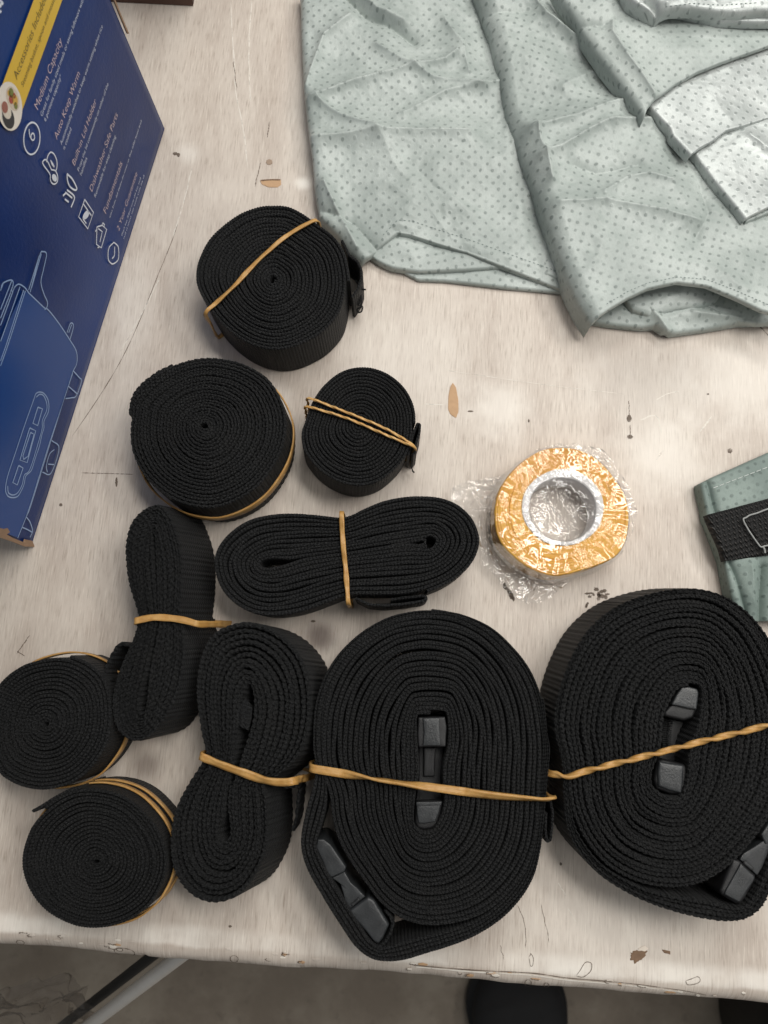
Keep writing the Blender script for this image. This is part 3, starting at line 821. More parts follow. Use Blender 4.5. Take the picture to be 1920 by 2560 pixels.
    D1 = [handle, [(195, 345), (268, 108)], [(215, 330), (282, 95)], [(0, 345), (18, 298), (72, 276), (88, 300), (70, 360)], [(80, 360), (104, 318), (130, 305), (165, 325), (182, 345), (195, 365)], [(78, 280), (0, 480)],
          [(70, 362), (0, 540)], [(98, 322), (0, 590)], [(135, 322), (40, 590), (0, 700)], [(160, 345), (50, 690), (0, 835)], [(172, 350), (60, 700), (0, 870)], [(18, 300), (0, 350)],
          [(195, 365), (300, 465), (330, 482), (400, 570), (480, 690), (525, 770), (528, 850), (500, 910)], [(500, 910), (440, 1100), (330, 1430), (200, 1850), (120, 2058)], [(440, 1100), (345, 1400), (215, 1820), (180, 1910)],
          [(460, 640), (485, 575), (505, 595), (480, 690)], [(472, 640), (492, 585)],
          [(505, 905), (545, 950), (560, 975), (525, 1075), (490, 1090), (450, 1095)], [(470, 1010), (530, 1062)], [(500, 920), (468, 1015)],
          [(355, 1385), (405, 1440), (350, 1610), (290, 1605)], [(372, 1448), (340, 1480), (318, 1560), (325, 1605)], [(330, 1548), (370, 1552)],
          [(180, 1915), (205, 1950), (222, 2010), (205, 2055)], [(150, 1985), (185, 2000), (220, 2020)],
          [(236, 1085), (245, 1062), (270, 1050), (300, 1060), (325, 1095), (335, 1140), (330, 1190), (302, 1250), (300, 1300), (285, 1350), (270, 1420), (240, 1510), (214, 1590), (175, 1632), (165, 1680), (150, 1720), (120, 1770), (80, 1780), (48, 1765), (35, 1720), (50, 1630), (100, 1480), (160, 1300), (236, 1085)],
          [(248, 1085), (272, 1066), (300, 1078), (320, 1130), (318, 1180), (290, 1245), (288, 1300), (270, 1370), (205, 1580), (165, 1625), (150, 1690), (120, 1745), (85, 1762), (55, 1745), (50, 1700)]]
    face_lines('cooker_drawing', [z2(p) for p in D1], .00075, M_LINE, .0003)
    rects = [[(258, 1155), (290, 1166), (257, 1282), (224, 1266), (258, 1155)], [(202, 1298), (243, 1318), (184, 1538), (134, 1520), (202, 1298)], [(208, 1330), (232, 1342), (190, 1495), (160, 1515), (155, 1490), (208, 1330)],
             [(125, 1558), (156, 1575), (116, 1692), (85, 1676), (125, 1558)]]
    face_lines('cooker_drawing', [z2(p) for p in rects], .0010, M_LINE, .00032, smooth=False)
    face_lines('lettering', [z1(p) for p in ([(4, 108), (-4, 90)], [(-6, 60), (10, 20), (22, 38)], [(-4, 20), (6, 0)])], .0014, M_INK, .0003)
box_print()

# second box at the top of the frame
def dark_box():
    a, b = un([(285, 4)], 0)[0], un([(484, 14)], 0)[0]
    e = np.append(unit((b - a)[:2]), 0); n = np.array([-e[1], e[0], 0])
    B = thing('brown_box', 'dark brown box with only its base edge showing at the top', 'box', tuple(a))
    L_, D, H = np.linalg.norm(b - a) + .0, .14, .09
    a2 = b - e * .16
    c = []
    for q in (a2, b, b + n * D, a2 + n * D):
        for z in (.0006, H): c.append((q[0], q[1], z))
    F_ = [(0, 2, 3, 1), (2, 4, 5, 3), (4, 6, 7, 5), (6, 0, 1, 7), (1, 3, 5, 7), (0, 6, 4, 2)]
    m = make_simple('dark_brown_board', srgb(66, 42, 36), .6, vary=.2, sc=30)
    o = mesh_obj('carton', c, F_, m, B, smooth=False)
    mesh_obj('base_lip', [tuple(a2 - n * .0008 + np.array([0, 0, z])) for z in (.0004, .006)] + [tuple(b - n * .0008 + np.array([0, 0, z])) for z in (.006, .0004)], [(0, 1, 2, 3)], make_simple('worn_board_edge', srgb(92, 66, 54), .7), B, smooth=False)
dark_box()

# ------------------------------------------------------------------ rolled straps
M_TURN = 720
def contour(P, m=M_TURN, arc=True):
    P = np.asarray(P, float)
    Q = cr_closed(P, 1600)
    return arc_resample(Q, m, True) if arc else cr_closed(P, m)

def smooth1(x, k):
    ker = np.ones(k) / k
    return np.convolve(np.pad(x, (k, k), mode='edge'), ker, mode='same')[k:-k]

def spiral(levels, contours, turns, loose=1.0):
    """path in photo pixels through interpolated contours; also local spacing"""
    C = np.stack(contours)
    n = int(turns * M_TURN)
    t = np.arange(n) / M_TURN
    ang = np.arange(n) % M_TURN
    def at(tt, ang):
        k = np.clip(np.searchsorted(levels, tt, side='right') - 1, 0, len(levels) - 2)
        lv = np.asarray(levels)
        f = (tt - lv[k]) / (lv[k + 1] - lv[k])
        return C[k, ang] * (1 - f)[:, None] + C[k + 1, ang] * f[:, None]
    def wander(tt):
        th_ = 2 * np.pi * ang / M_TURN
        w_ = .24 * noise2(np.cos(th_) * 1.3 + tt * .45 + turns, np.sin(th_) * 1.3 + tt * .21, int(turns * 7)) + .12 * noise2(tt * .9, np.cos(th_) * 3 + turns, 77)
        return np.clip(tt + loose * w_ * np.clip((levels[-1] - tt) / 3, 0, 1) * np.clip((tt - .5) / 4, 0, 1), 0, levels[-1])
    P = at(wander(t), ang)
    other = np.where(t + 1 <= levels[-1], t + 1, t - 1)
    Q = at(wander(other), ang)
    tg = np.gradient(P, axis=0); tg /= np.linalg.norm(tg, axis=1)[:, None] + 1e-9
    nr = np.stack([-tg[:, 1], tg[:, 0]], 1)
    sp = np.abs(((Q - P) * nr).sum(1))
    return P, smooth1(sp, 25), t

def strip(name, P, th, t, h, bead, off, mat, parent, seed=1, beadamp=.00038, zvar=.0007, wav=0.0, zbase=.0012, ztilt=None, cap=True):
    """one strap standing on edge along path P (photo px at height h)"""
    d = np.concatenate([[0], np.cumsum(np.linalg.norm(np.diff(P, axis=0), axis=1))])
    n = max(8, int(d[-1] / (bead / 4)))
    s = np.linspace(0, d[-1], n)
    X = np.stack([np.interp(s, d, P[:, 0]), np.interp(s, d, P[:, 1])], 1)
    th = np.interp(s, d, th); t = np.interp(s, d, t)
    tg = np.gradient(X, axis=0); tg /= np.linalg.norm(tg, axis=1)[:, None] + 1e-9
    nr = np.stack([-tg[:, 1], tg[:, 0]], 1)
    cen = X.mean(0)
    if ((X - cen) * nr).sum() < 0: nr = -nr
    ph = 2 * np.pi * np.arange(n) / 4 + 1.5 * noise2(s * .01, s * 0, seed)
    lat = th * .07 * noise2(s * .012, t * 3.1, seed + 1) + wav * np.sin(2 * np.pi * s / (bead * 2.1) + 2 * noise2(s * .02, s * 0, seed + 4))
    X = X + nr * lat[:, None]
    hw = th * .5 * (.95 + .06 * noise2(s * .03, t * 2.3, seed + 2) - .10 * np.clip(noise2(t * 1.1, s * .004, seed + 9), 0, 1))
    bo = (.22 * np.sin(ph))[:, None]
    O = X + nr * hw[:, None]; I = X - nr * hw[:, None]
    RO = X + nr * (hw * .52)[:, None] + tg * (bo * bead * .5); RI = X - nr * (hw * .52)[:, None] - tg * (bo * bead * .5)
    dz = 1.25 * zvar * (noise2(t * .93 + 11, t * .07, seed + 3) + .55 * noise2(s * .006, t * 2.7, seed + 5))
    if ztilt is not None: dz = dz + ztilt(X)
    b1, b2 = beadamp * (.75 + .5 * RNG.random(n)) * np.sin(ph), beadamp * (.75 + .5 * RNG.random(n)) * np.sin(ph + 2.3)
    hs = .0015
    offw = (un(X + np.asarray(off)[None, :], 0) - un(X, 0)) if not callable(off) else (un(X + off(X), 0) - un(X, 0))
    offw = np.append(offw[:, :2], np.zeros((n, 1)), 1)
    rows = []
    def put(xy, z, k):
        w_ = un(xy, h); w_[:, 2] = z; rows.append(w_ + offw * k)
    put(O, np.full(n, zbase), 1.0)
    put(O - nr * (.04 * th * np.sin(ph))[:, None], h + dz - hs, hs / h)
    put(RO, h + dz + b1, 0)
    put(X, h + dz - .00035, 0)
    put(RI, h + dz + b2, 0)
    put(I, h + dz - hs, hs / h)
    put(I, np.full(n, zbase), 1.0)
    V = np.stack(rows, 1)
    vc = np.concatenate([[0], np.cumsum(np.linalg.norm(np.diff(V, axis=1), axis=2).mean(0))])
    sl = np.concatenate([[0], np.cumsum(np.linalg.norm(np.diff(V[:, 3], axis=0), axis=1))])
    uv = np.stack([np.repeat(sl, 7), np.tile(vc, n)], 1)
    Fq = grid_faces(n, 7)
    o = mesh_obj(name, V.reshape(-1, 3), Fq, mat, parent, uv)
    if cap:
        for e in (0, n - 1):
            mesh_obj('cut_end', V[e], [tuple(range(7))], mat, parent, np.zeros((7, 2)), smooth=False)
    return V

WEBN = [0]
GROUP = 'black webbing straps rolled up and held by rubber bands'
def roll(label, outer, core, turns, h, bead, off=(0, 0), mat=None, tail=None, wav=0.0, beadamp=.0004, seed=1, mids=None, thmax=13, zvar=.0007, extra=None, zt=None, arc=True, fill=.97, loose=1.0):
    c = un([np.mean(outer, 0)], 0)[0]
    R = thing('strap_roll', label, 'strap', (c[0], c[1], 0), GROUP)
    lv = [0.0]; cs = [contour(core, arc=arc)]
    for (l, m) in (mids or []): lv.append(l * turns); cs.append(contour(m, arc=arc))
    # the outline is the outer side of the last turn
    O = contour(outer, arc=arc)
    lv.append(float(turns)); cs.append(O)
    P, sp, t = spiral(lv, cs, turns, loose)
    th = np.clip(sp * fill, 3.0, thmax)
    # keep the outside of the last turn on the traced outline
    cen = O.mean(0)
    tg = np.gradient(P, axis=0); tg /= np.linalg.norm(tg, axis=1)[:, None] + 1e-9
    nr = np.stack([-tg[:, 1], tg[:, 0]], 1)
    if ((P - cen) * nr).sum() < 0: nr = -nr
    P = P - nr * (th * .5)[:, None] * np.clip(t / 3, 0, 1)[:, None]
    if tail is not None:
        T_ = np.asarray(tail, float)
        Q = cr_open(np.vstack([P[-40], P[-1], T_]), 30 * (len(T_) + 1))
        Q = Q[30:]
        P = np.vstack([P, Q]); th = np.concatenate([th, np.full(len(Q), th[-60:].mean())]); t = np.concatenate([t, np.full(len(Q), t[-1])])
    V = strip('webbing', P, th, t, h, bead, off, mat or M_WEB, R, seed, beadamp, zvar, wav, ztilt=zt)
    offw = (un([cen + np.asarray(off)], 0) - un([cen], 0))[0]; offw[2] = 0
    return R, O, offw

def band(label, W, width, thick, mat, twist=0.0, seed=1, name='rubber_band', wvar=.12, n=420, wob=.25):
    """closed rubber band along world loop W"""
    P = arc_resample(cr_closed(W, n * 3), n, True)
    P = np.stack([smooth1(np.concatenate([P[-12:, k], P[:, k], P[:12, k]]), 5)[12:-12] for k in range(3)], 1)
    tg = np.roll(P, -1, 0) - np.roll(P, 1, 0); tg /= np.linalg.norm(tg, axis=1)[:, None] + 1e-12
    c = P.mean(0)
    N0 = P - c; N0 = N0 - tg * (N0 * tg).sum(1)[:, None]; N0 /= np.linalg.norm(N0, axis=1)[:, None] + 1e-12
    Bn = np.cross(tg, N0)
    k = np.arange(n)
    cyc = 2 * np.pi * k / n
    a = twist * 2 * np.pi * k / n + wob * noise2(np.cos(cyc) * 2 + 5, np.sin(cyc) * 2 + 5, seed) * 2
    N_ = N0 * np.cos(a)[:, None] + Bn * np.sin(a)[:, None]; B2 = np.cross(tg, N_)
    sec = np.array([(-.5, -.5), (-.17, -.42), (.17, -.42), (.5, -.5), (.5, .5), (.17, .42), (-.17, .42), (-.5, .5)])
    wv = .86 * width * (1 + wvar * noise2(np.cos(cyc) * 3, np.sin(cyc) * 3, seed + 1))
    lift = thick * .5 + np.abs(np.sin(a)) * width * .35
    Pc = P + N0 * lift[:, None]
    V = Pc[:, None, :] + B2[:, None, :] * (sec[None, :, :1] * wv[:, None, None]) + N_[:, None, :] * (sec[None, :, 1:] * thick)
    s = np.concatenate([[0], np.cumsum(np.linalg.norm(np.diff(P, axis=0), axis=1))])
    uv = np.stack([np.repeat(s, 8), np.tile(np.arange(8) * width / 4, n)], 1)
    a_ = np.arange(n)[:, None]; b_ = np.arange(8)[None, :]
    i0 = a_ * 8 + b_; i1 = a_ * 8 + (b_ + 1) % 8; j0 = ((a_ + 1) % n) * 8 + b_; j1 = ((a_ + 1) % n) * 8 + (b_ + 1) % 8
    o = mesh_obj(name, V.reshape(-1, 3), np.stack([i0, j0, j1, i1], -1).reshape(-1, 4), mat, None, uv)
    if label: tag(o, label, 'rubber band', 'rubber bands around the strap rolls')
    return o

def over_loop(pts, h, off, eps=.0008, push=.0012):
    """loop that crosses the top of a roll through the given photo points, then runs down both sides and underneath"""
    T_ = un(poly_open(pts, 24) if len(pts) == 2 else cr_open(np.asarray(pts, float), 24), h)
    T_[:, 2] = h + eps
    d0, d1 = unit(T_[0] - T_[1]), unit(T_[-1] - T_[-2])
    A, B_ = T_[0] + d0 * push, T_[-1] + d1 * push
    side = lambda q, d: [np.array([q[0] + off[0] * k, q[1] + off[1] * k, h * (1 - k)]) + d * .0004 for k in (.04, .12, .3, .5, .7, .9)]
    low = lambda q: np.array([q[0] + off[0], q[1] + off[1], .0012])
    under = [low(A) * (1 - k) + low(B_) * k for k in np.linspace(0, 1, 14)]
    loop = list(T_) + side(B_, d1) + under[::-1] + side(A, d0)[::-1]
    return np.array(loop)

def round_loop(O, h, off, zf, push=.0011, off2=None):
    """loop round the side of a roll, height given as a function of the fraction along the outline"""
    k = np.linspace(0, len(O), 60, endpoint=False).astype(int)
    W_ = un(O[k], h); c = W_.mean(0)
    f = k / len(O)
    z = np.array([zf(x) for x in f])
    out = W_ - c; out[:, 2] = 0; out /= np.linalg.norm(out, axis=1)[:, None]
    q = W_ + out * push + np.outer(1 - z / h, off)
    q[:, 2] = z
    return q

HW = 0.038
Z4 = lambda p: zc(300, 480, 2.5136, p)
Z5 = lambda p: zc(700, 880, 4.1475, p)
ZA = lambda p: zc(0, 1540, 2.7652, p)
ZB = lambda p: zc(280, 1240, 2.8603, p)
ZC = lambda p: zc(400, 1520, 2.8366, p)
ZD = lambda p: zc(720, 1500, 2.3286, p)
ZE = lambda p: zc(1340, 1440, 2.5138, p)
ZF = lambda p: zc(280, 1220, 1.7649, p)

def rot_start(P, i):
    P = list(map(tuple, P)); return P[i:] + P[:i]

def black_thread(name, pts, z, parent, r=.00035):
    w_ = np.array([un([p], zz)[0] for p, zz in zip(pts, z)])
    return tube(name, w_, r, M_WEB, parent, n=6, samples=60)

# roll under the grey cover, single flat band
o1 = Z4([(1445, 560), (1432, 660), (1395, 770), (1300, 880), (1180, 955), (1060, 998), (930, 1003), (800, 962), (690, 892), (595, 800), (520, 690), (475, 600), (463, 520), (480, 430), (540, 310), (620, 220), (740, 132), (860, 86), (960, 78), (1060, 86), (1150, 130), (1240, 195), (1340, 270), (1405, 360), (1435, 460)])
R1, O1, f1 = roll('large strap roll with a round band beside the grey cover, topmost of the rolls', o1, c8(681, 699, 6, 8, 12)[::-1] if False else c8(681, 699, 7, 9, 12), 20, HW, 7.0, (0, 0), seed=3, zvar=.0006, loose=.5)
band('flat tan rubber band slanting across the topmost large roll', over_loop(Z4([(1225, 186), (1060, 280), (880, 430), (700, 620), (552, 752)]), HW, f1), .0031, .0011, M_RUB, seed=3, wob=.35, wvar=.2)
# its loose end and threads
strip('tail', poly_open(Z4([(1395, 300), (1440, 390), (1490, 430), (1515, 480), (1515, 540), (1495, 600), (1470, 640), (1455, 660)]), 60), np.full(60, 8.0), np.zeros(60), HW * .80, 7.0, (0, 0), M_WEB, R1, 5)
for q, z in (([(895, 712), (903, 722), (914, 724)], (.02, .021, .022)), ([(890, 728), (901, 735), (904, 752), (902, 768)], (.018, .016, .014, .013)),
             ([(902, 768), (894, 772), (895, 780), (903, 779), (906, 768), (900, 762)], (.013, .012, .011, .011, .012, .013)), ([(884, 735), (892, 752), (897, 764)], (.018, .015, .013)),
             ([(888, 700), (898, 715), (902, 740), (898, 760)], (.024, .02, .017, .014))):
    black_thread('loose_thread', q, z, R1, .0006)

# roll at left, band round its side
o2 = Z4([(70, 1300), (52, 1400), (42, 1500), (50, 1610), (85, 1710), (140, 1800), (220, 1880), (320, 1945), (430, 1985), (560, 2000), (680, 1975), (800, 1915), (900, 1830), (985, 1710), (1040, 1580), (1055, 1440), (1025, 1310), (940, 1170), (800, 1082), (650, 1042), (530, 1037), (400, 1062), (270, 1118), (150, 1205)])
R2, O2, f2 = roll('wide strap roll with a frayed corner at its left edge, nearest the blue carton', rot_start(o2, 1), rot_start(c8(511, 1065, 9, 7, 12)[::-1], 6), 23, HW, 8.0, (4, 8), tail=None, wav=.7, beadamp=.00042, seed=8, zvar=.0009, loose=.5)
strip('tail', poly_open(Z4([(330, 1088), (240, 1128), (150, 1195), (100, 1250), (72, 1305)]), 40), np.full(40, 9.5), np.zeros(40), HW, 8.0, (0, 0), M_WEB, R2, 6, wav=1.0)
band('tan rubber band round the side of the roll nearest the blue carton', round_loop(O2, HW, f2, lambda x: .0175 + .003 * math.sin(2 * math.pi * (x - .1)), push=.0003), .0075, .0010, M_RUB, seed=5, wob=.05)

# small roll with the doubled band
o3 = Z5([(1408, 740), (1405, 860), (1372, 1000), (1315, 1120), (1230, 1220), (1110, 1320), (990, 1385), (870, 1412), (750, 1412), (620, 1380), (500, 1320), (390, 1240), (300, 1140), (232, 1030), (205, 900), (212, 800), (240, 720), (280, 600), (330, 490), (420, 360), (560, 232), (700, 160), (850, 138), (1000, 160), (1150, 230), (1280, 345), (1365, 480), (1405, 620)])
R3, O3, f3 = roll('small strap roll with a doubled pale band and a knotted end', o3, c8(897, 1062, 5, 6, 12), 17, HW * .92, 6.6, (-8, -2), seed=13, zvar=.0004, beadamp=.00042, loose=.5)
W3a = over_loop(Z5([(318, 492), (700, 640), (1080, 800), (1366, 968)]), HW * .92, f3); W3b = over_loop(Z5([(298, 578), (700, 700), (1080, 862), (1372, 985)]), HW * .92, f3)
BD = band('doubled pale rubber band over the small roll beside the wrapped tape', W3a, .0016, .0013, M_RUBP, twist=9, seed=7)
b2 = band(None, W3b, .0016, .0013, M_RUBP, twist=10, seed=9, name='strand'); b2.parent = BD
strip('tail', poly_open(Z5([(1330, 1070), (1350, 960), (1385, 830), (1425, 735), (1452, 745), (1445, 830), (1410, 950), (1405, 1030), (1375, 1065)]), 60), np.full(60, 7.0), np.zeros(60), HW * .85, 6.6, (0, 0), M_WEB, R3, 15)
black_thread('loose_thread', Z5([(1385, 1050), (1358, 1130), (1365, 1200), (1385, 1245)]), (.024, .016, .01, .008), R3)
black_thread('loose_thread', Z5([(1372, 1232), (1392, 1250)]), (.009, .008), R3, .0005)

# upright bundle pinched at its waist, left
o4 = np.vstack([ZB([(495, 870), (500, 790), (515, 650), (520, 500), (505, 360), (470, 240), (410, 110), (330, 42), (212, 80), (122, 180), (78, 330), (86, 500), (112, 640), (152, 760), (180, 860), (172, 925), (140, 1030)]),
                ZA([(840, 320), (795, 450), (770, 590), (785, 740), (845, 835), (930, 872), (1010, 850), (1085, 785), (1185, 640), (1245, 490), (1275, 300), (1268, 120)])])
c4 = np.vstack([ZB([(335, 870), (330, 790), (325, 650), (318, 500), (312, 380), (305, 290), (296, 265), (285, 268), (278, 290), (282, 400), (292, 520), (302, 640), (312, 760), (318, 860), (312, 925), (290, 1030)]),
                ZA([(1010, 400), (985, 470), (965, 560), (955, 630), (965, 660), (985, 665), (1005, 650), (1012, 610), (1018, 540), (1026, 430), (1042, 300), (1066, 180), (1078, 120)])])
R4, O4, f4 = roll('upright strap bundle pinched to an hourglass, between the left roll and the wide bundle', o4, c4, 10, HW, 8.0, (46, -8), mat=M_WEBC, wav=.9, beadamp=.00045, seed=21, zvar=.0013, arc=True, thmax=12)
band('tan rubber band round the waist of the upright hourglass bundle', over_loop(ZB([(178, 895), (300, 872), (420, 875), (520, 890), (600, 912)]), HW, f4, push=.0008), .0046, .0013, M_RUB, seed=11, wob=.12)
strip('tail', poly_open(ZA([(900, 215), (850, 190), (815, 200), (770, 270), (735, 340), (715, 400), (720, 445), (770, 440)]), 60), np.full(60, 9.5), np.zeros(60), HW * .85, 9.0, (20, 0), M_WEBC, R4, 25, wav=1.2)

# long bundle lying across, flattened
o5 = ZF([(1390, 462), (1290, 488), (1180, 490), (1050, 490), (950, 522), (850, 560), (760, 578), (680, 580), (600, 560), (520, 510), (462, 435), (436, 335), (450, 270), (490, 210), (560, 152), (650, 116), (760, 102), (880, 108), (1000, 122), (1055, 112), (1110, 85), (1200, 50), (1310, 30), (1420, 32), (1510, 60), (1585, 120), (1622, 200), (1620, 265), (1580, 342), (1500, 412)])
c5 = ZF([(1390, 258), (1290, 252), (1180, 266), (1050, 286), (950, 299), (850, 315), (765, 342), (720, 352), (685, 355), (662, 350), (652, 340), (655, 328), (668, 318), (690, 312), (720, 310), (750, 312), (790, 314), (880, 300), (1000, 282), (1055, 274), (1110, 266), (1200, 252), (1310, 236), (1372, 224), (1392, 214), (1410, 216), (1422, 226), (1420, 240), (1412, 252), (1402, 258)])
R5, O5, f5 = roll('long strap bundle lying crosswise below the small roll, folded flat with open loops', o5, c5, 11, HW * .9, 7.0, (0, -3), seed=31, zvar=.0008, arc=False, thmax=12.5)
band('narrow tan rubber band round the middle of the crosswise bundle', over_loop(ZF([(1014, 120), (1020, 240), (1032, 360), (1042, 496)]), HW * .9, f5), .0032, .0012, M_RUB, seed=13, wob=.4, wvar=.25)
strip('tail', poly_open(ZF([(1075, 486), (1130, 512), (1200, 518), (1290, 512), (1370, 498), (1386, 490), (1386, 480), (1370, 476), (1280, 484), (1230, 492)]), 80), np.full(80, 8.0), np.zeros(80), HW * .82, 7.0, (0, 0), M_WEB, R5, 35)
strip('fold_end', poly_open(ZF([(1230, 268), (1225, 258), (1240, 250), (1300, 240), (1365, 226), (1382, 228), (1380, 246), (1330, 258), (1240, 270)]), 80), np.full(80, 7.0), np.zeros(80), HW * .9, 7.0, (0, 0), M_WEB, R5, 36)

# upright bundle, lower middle
o6 = ZC([(760, 1260), (778, 1350), (785, 1460), (785, 1600), (758, 1750), (700, 1890), (612, 2022), (490, 2105), (350, 2125), (222, 2080), (122, 1980), (62, 1850), (44, 1690), (60, 1520), (112, 1370), (192, 1230), (275, 1110), (312, 1030), (282, 900), (256, 750), (240, 600), (250, 450), (290, 290), (360, 172), (480, 108), (610, 84), (740, 112), (860, 176), (955, 268), (1022, 372), (1062, 510), (1075, 660), (1065, 830), (1012, 1000), (930, 1110), (830, 1190)])
c6 = ZC([(500, 1260), (492, 1330), (488, 1420), (500, 1540), (500, 1610), (480, 1650), (455, 1665), (432, 1655), (415, 1625), (412, 1585), (425, 1530), (440, 1480), (450, 1430), (458, 1370), (470, 1300), (490, 1220), (515, 1110), (530, 1030), (545, 900), (560, 800), (565, 700), (572, 640), (590, 590), (610, 560), (625, 545), (640, 560), (650, 590), (655, 640), (655, 690), (650, 740), (645, 800), (622, 880), (585, 980), (556, 1060), (534, 1140), (514, 1210)])
R6, O6, f6 = roll('tall pinched strap bundle in the lower middle, left of the coil with a buckle', o6, c6, 11, HW, 8.4, (40, 6), mat=M_WEBC, wav=1.1, beadamp=.00048, seed=41, zvar=.0014, arc=False, thmax=13)
band('wide tan rubber band slanting round the tall bundle in the lower middle', over_loop(ZC([(303, 1052), (420, 1098), (560, 1150), (700, 1200), (830, 1228), (930, 1222)]), HW, f6, push=.0008), .0050, .0014, M_RUB, seed=17, wob=.5, wvar=.2)
def pad_strap():
    # end of the strap folded against the side of the bundle
    pts = ZC([(985, 1290), (975, 1400), (965, 1500), (940, 1580)])
    strip('tail', poly_open(pts, 40), np.full(40, 9.0), np.zeros(40), HW * .70, 9.5, (2, 0), M_WEBC, R6, 45, wav=1.0)
    a = un(ZC([(865, 1275), (985, 1265), (970, 1575), (880, 1580)]), HW * .72)
    strip('tail', poly_open(ZC([(985, 1275), (930, 1268), (880, 1280)]), 20), np.full(20, 8.0), np.zeros(20), HW * .76, 9.5, (4, 0), M_WEBC, R6, 46)
pad_strap()
def core_end():
    c = ZC([(520, 815), (560, 700), (600, 640), (650, 700), (645, 780), (630, 865), (590, 850)])
    w_ = un(c, HW - .001); w_[:, 2] += np.array([.0005, .0005, -.001, -.002, -.001, .0015, .0012])
    n = len(w_); lo = w_.copy(); lo[:, 2] -= .0025
    mesh_obj('strap_end', np.vstack([w_, lo]), [tuple(range(n))] + [(i, n + i, n + (i + 1) % n, (i + 1) % n) for i in range(n)], M_WEBC, R6, np.vstack([w_[:, :2], lo[:, :2]]), smooth=False)
core_end()

# two rolls at the lower left
o7 = ZA([(480, 270), (390, 262), (270, 278), (150, 318), (40, 390), (-40, 480), (-90, 620), (-112, 790), (-92, 960), (-30, 1090), (60, 1160), (170, 1202), (300, 1216), (440, 1190), (545, 1138), (630, 1060), (700, 965), (748, 860), (772, 740), (772, 610), (752, 500), (704, 402), (625, 332), (550, 292)])
R7, O7, f7 = roll('dark strap roll cut off by the left edge of the view, above the lowest roll', o7, c8(112, 1809, 6, 7, 12)[::-1], 17, HW, 7.0, (18, -4), seed=51, zvar=.0009, beadamp=.0004, loose=.5)
band('tan rubber band low on the side of the roll cut off at the left', round_loop(O7, HW, f7, lambda x: .0175 + .002 * math.sin(2 * math.pi * x), push=.0002), .0070, .0010, M_RUB, seed=19, wob=.05)
o8 = ZA([(300, 1322), (232, 1392), (180, 1478), (142, 1600), (130, 1700), (145, 1800), (190, 1910), (272, 2022), (382, 2102), (520, 2160), (660, 2176), (800, 2155), (930, 2100), (1042, 2010), (1112, 1900), (1150, 1800), (1162, 1700), (1150, 1600), (1102, 1482), (1030, 1382), (922, 1282), (800, 1220), (660, 1192), (520, 1200), (400, 1250)])
R8, O8, f8 = roll('lowest strap roll at bottom left with a pointed end sticking out', o8, c8(239, 2155, 12, 7, 12)[::-1], 20, HW, 7.0, (14, -8), seed=61, zvar=.0008, beadamp=.00045, loose=.5)
strip('tail', poly_open(ZA([(560, 1186), (450, 1218), (360, 1268), (280, 1320), (222, 1352)]), 50), np.linspace(9, 9, 50), np.zeros(50), HW, 7.0, (4, -3), M_WEB, R8, 65)
q8 = round_loop(O8, HW, f8, lambda x: .0255 - .002 * math.cos(2 * math.pi * x), push=.0002)
BD8 = band('doubled tan rubber band round the side of the lowest left roll', q8, .0058, .0010, M_RUB, seed=23, wob=.05)
q8b = round_loop(O8, HW, f8, lambda x: .0165 - .001 * math.cos(2 * math.pi * x), push=.0002)
b8 = band(None, q8b, .0048, .0010, M_RUB, seed=27, name='strand', wob=.05); b8.parent = BD8

# ------------------------------------------------------------------ the two big coils with buckles
def slab(name, px, ztop, zbot, mat, parent, bev=.0012, zs=None, flare=1.0):
    """moulded block: outline in photo px at its top, rounded top edge"""
    P = arc_resample(np.asarray(px, float), 64, True)
    w_ = un(P, ztop); c = w_.mean(0)
    if zs is not None: zt = zs(w_)
    else: zt = np.full(64, ztop)
    rows = []
    dist = np.linalg.norm((w_ - c)[:, :2], axis=1)[:, None]
    dirv = (w_ - c) / np.maximum(dist, 1e-6)
    for k in np.linspace(0, 1, 5):
        a = k * math.pi / 2
        q = w_ - dirv * bev * (1 - math.sin(a)); q[:, 2] = zt - bev * (1 - math.cos(a)) ; rows.append(q)
    q = c + (w_ - c) * flare; q[:, 2] = zbot; rows.append(q)
    mid = c + (rows[0] - c) * .5; mid[:, 2] = rows[0][:, 2]
    rows.insert(0, mid)
    V = np.vstack(rows + [np.array([[c[0], c[1], zt.mean()]])])
    n = 64
    F_ = [tuple(map(int, f)) for f in grid_faces(len(rows), n, True)] + [(len(V) - 1, (i + 1) % n, i) for i in range(n)]
    return mesh_obj(name, V, F_, mat, parent)

def pick_start(P, pt):
    P = np.asarray(P, float); i = int(np.argmin(np.linalg.norm(P - np.asarray(pt), axis=1))); return np.vstack([P[i:], P[:i]])

# coil with the buckle in view, centre bottom
o9m = ZD([(830, 50), (700, 60), (560, 100), (420, 180), (300, 290), (212, 420), (160, 560), (140, 700), (136, 850), (152, 960), (195, 1060), (225, 1160), (240, 1280), (275, 1400), (345, 1530), (440, 1660), (530, 1775), (630, 1855), (730, 1896), (850, 1910), (1010, 1890), (1155, 1835), (1275, 1740), (1378, 1610), (1438, 1480), (1466, 1340), (1475, 1180), (1480, 1050), (1485, 900), (1478, 760), (1445, 570), (1380, 410), (1280, 270), (1160, 160), (1000, 80)])
c9 = ZD([(830, 655), (790, 655), (755, 662), (745, 690), (744, 760), (748, 830), (752, 880), (756, 940), (758, 1000), (750, 1060), (742, 1120), (735, 1180), (732, 1240), (735, 1300), (760, 1335), (790, 1348), (820, 1345), (850, 1330), (875, 1285), (895, 1235), (905, 1180), (906, 1130), (900, 1080), (896, 1020), (900, 950), (915, 890), (925, 830), (928, 760), (926, 700), (915, 665), (880, 655)])
